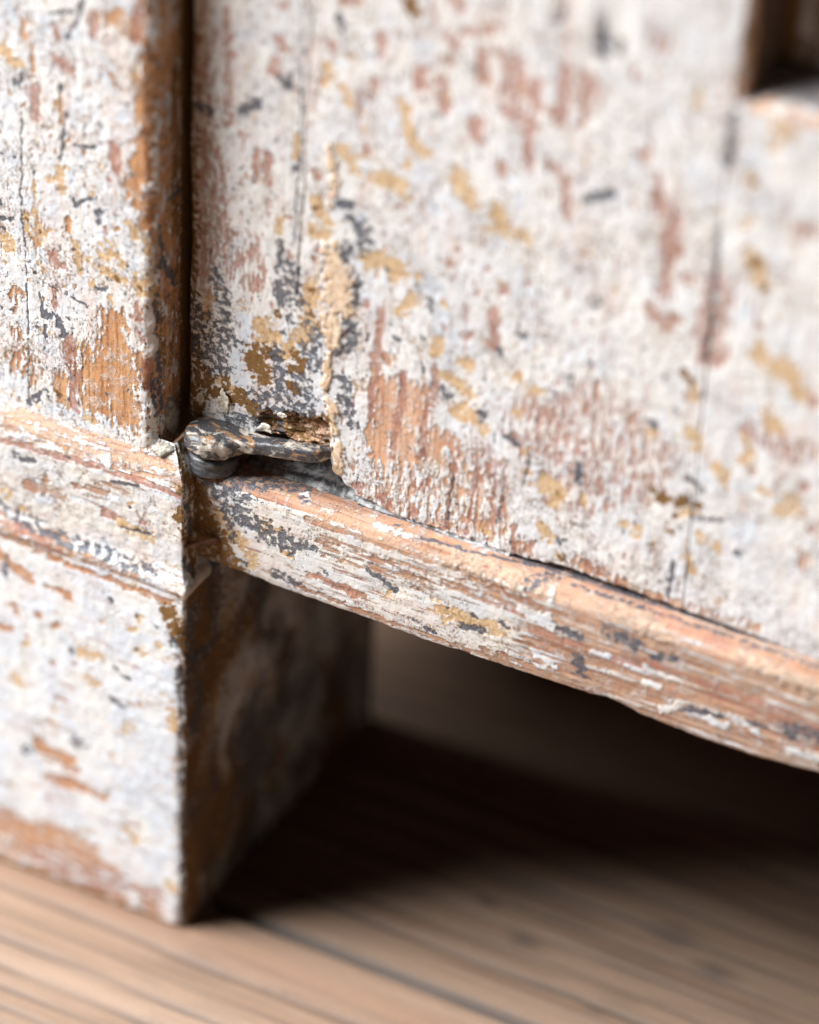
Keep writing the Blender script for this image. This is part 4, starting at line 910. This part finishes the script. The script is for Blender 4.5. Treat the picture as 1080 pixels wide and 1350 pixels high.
def lathe(name, prof, cx, cy, mat, parent, n=48, seed=0):
    V = []
    th = np.linspace(0, 2 * np.pi, n, endpoint=False)
    for r, z in prof:
        rr = r * (1 + .02 * fbm(np.cos(th) * 2 + seed, np.sin(th) * 2 + z, 2, 610))
        V.append(np.stack([cx + rr * np.cos(th), cy + rr * np.sin(th), z + 0 * th], -1))
    V = np.array(V); m = len(prof)
    q = [(i * n + j, i * n + (j + 1) % n, (i + 1) * n + (j + 1) % n, (i + 1) * n + j) for i in range(m - 1) for j in range(n)]
    return mesh_object(name, V, q, mat, parent)
lathe('hinge_collar', [(.1, 110.0), (4.7, 110.0), (5.2, 110.3), (5.25, 110.9), (4.95, 111.5), (4.85, 112.2), (5.1, 112.8), (5.0, 113.4), (4.5, 113.9), (.1, 114.2)], 0, 10.3, mat_collar, hinge)

def slab(name, xs, yfun, z0, z1, mat, parent, seed):
    """thin uneven plate lying on the rail"""
    x = np.array(xs); ny = 14
    a, b = yfun(x)
    w = np.linspace(0, 1, ny)
    top = []
    for k in w:
        y = a + (b - a) * k
        z = z1 - (z1 - z0) * np.clip(1 - k * 9, 0, 1) ** 2 + .18 * fbm(x * .4, y * .4, 3, seed)
        top.append(np.stack([x, y, z], -1))
    top = np.array(top); bot = top.copy(); bot[..., 2] = z0 - .4
    P = np.concatenate([bot[:1], top, bot[-1:]])
    return mesh_object(name, P, grid_quads(P.shape[0], P.shape[1]), mat, parent)
slab('hinge_plate', np.linspace(5, 62, 120), lambda x: (13.6 - .02 * (x - 5) + .45 * fbm(x * .3, x * 0, 3, 620), 0 * x + 24), 110.2, 111.1, mat_greyplate, hinge, 621)

# --- a bent nail in the corner, old filler runs, loose paint flakes
def rod(name, pts, rad, mat, parent, n=14):
    pts = np.array(pts, float)
    return loft(name, [(p[0], p[1], p[2], r, r) for p, r in zip(pts, rad)], mat, parent, n, 2.0)
rod('nail', [(-2.2, 2.9, 95.2), (-.8, 3.0, 95.3), (.6, 3.6, 95.6), (2.2, 4.8, 96.0), (4.0, 6.6, 96.3)], (.75, .75, .7, .7, .65), mat_rust, cabinet)

def mound(name, c, ua, va, su, sv, height, mat, parent, seed, curl=0.0, thick=None, jag=.35):
    """irregular lump or flake lying on a surface; ua, va span it"""
    ua = np.array(ua, float); va = np.array(va, float); na = np.cross(ua, va); na /= np.linalg.norm(na)
    th = np.linspace(0, 2 * np.pi, 60, endpoint=False); rho = np.linspace(0, 1, 12)
    R = 1 + jag * fbm(np.cos(th) * 1.2 + seed * 3.1, np.sin(th) * 1.2, 4, 640 + seed, .65)
    A = rho[:, None] * R[None] * np.cos(th)[None] * su; B = rho[:, None] * R[None] * np.sin(th)[None] * sv
    prof = np.sqrt(np.clip(1 - rho ** 2.4, 0, 1))[:, None] if thick is None else np.clip((1 - rho) * 14, 0, 1)[:, None] ** .5
    H = height * prof * (1 + .5 * fbm(A * .6 + seed, B * .6, 3, 650)) + .12 * fbm(A * 1.5, B * 1.5, 3, 651)
    H = H + curl * (A / su) ** 2 + curl * .7 * (B / sv) * (A / su)
    V = np.array(c) + A[..., None] * ua + B[..., None] * va + H[..., None] * na
    low = np.array(c) + A[-1:, :, None] * ua + B[-1:, :, None] * va + (H[-1:, :, None] - (.5 if thick is None else thick)) * na
    V = np.concatenate([V, low]); m, k = V.shape[:2]
    q = [(i * k + j, (i + 1) * k + j, (i + 1) * k + (j + 1) % k, i * k + (j + 1) % k) for i in range(m - 1) for j in range(k)]
    return mesh_object(name, V, q, mat, parent)
SX = (0, 1, 0); SZ = (0, 0, 1)
mound('putty_run', (-9.0, 9.6, 118.6), (0, 1, 0), (0, -.12, 1), 2.3, 4.6, .75, mat_putty, cabinet, 1)
mound('putty_run', (-7.6, 4.4, 114.4), (1, .3, .1), (0, .75, .66), 2.0, 1.3, .45, mat_putty, cabinet, 3)
mound('paint_flake', (.9, 12.3, 124.0), (1, 0, .12), (-.12, -.06, 1), 1.25, 2.2, .18, mat_flake, door, 5, .35, .15, .55)
mound('paint_flake', (-4.3, 12.6, 122.6), (1, 0, 0), (.1, -.05, 1), .8, 1.7, .15, mat_flake, door, 6, .2, .15, .55)
mound('paint_flake', (10.6, 11.7, 121.4), (1, 0, -.15), (.1, -.25, 1), 1.5, .9, .25, mat_flake, door, 7, .25, .2, .55)
mound('paint_flake', (13.5, 12.4, 124.9), (1, 0, .1), (0, -.2, 1), 1.0, .5, .12, mat_flake, door, 8, .2, .15, .6)
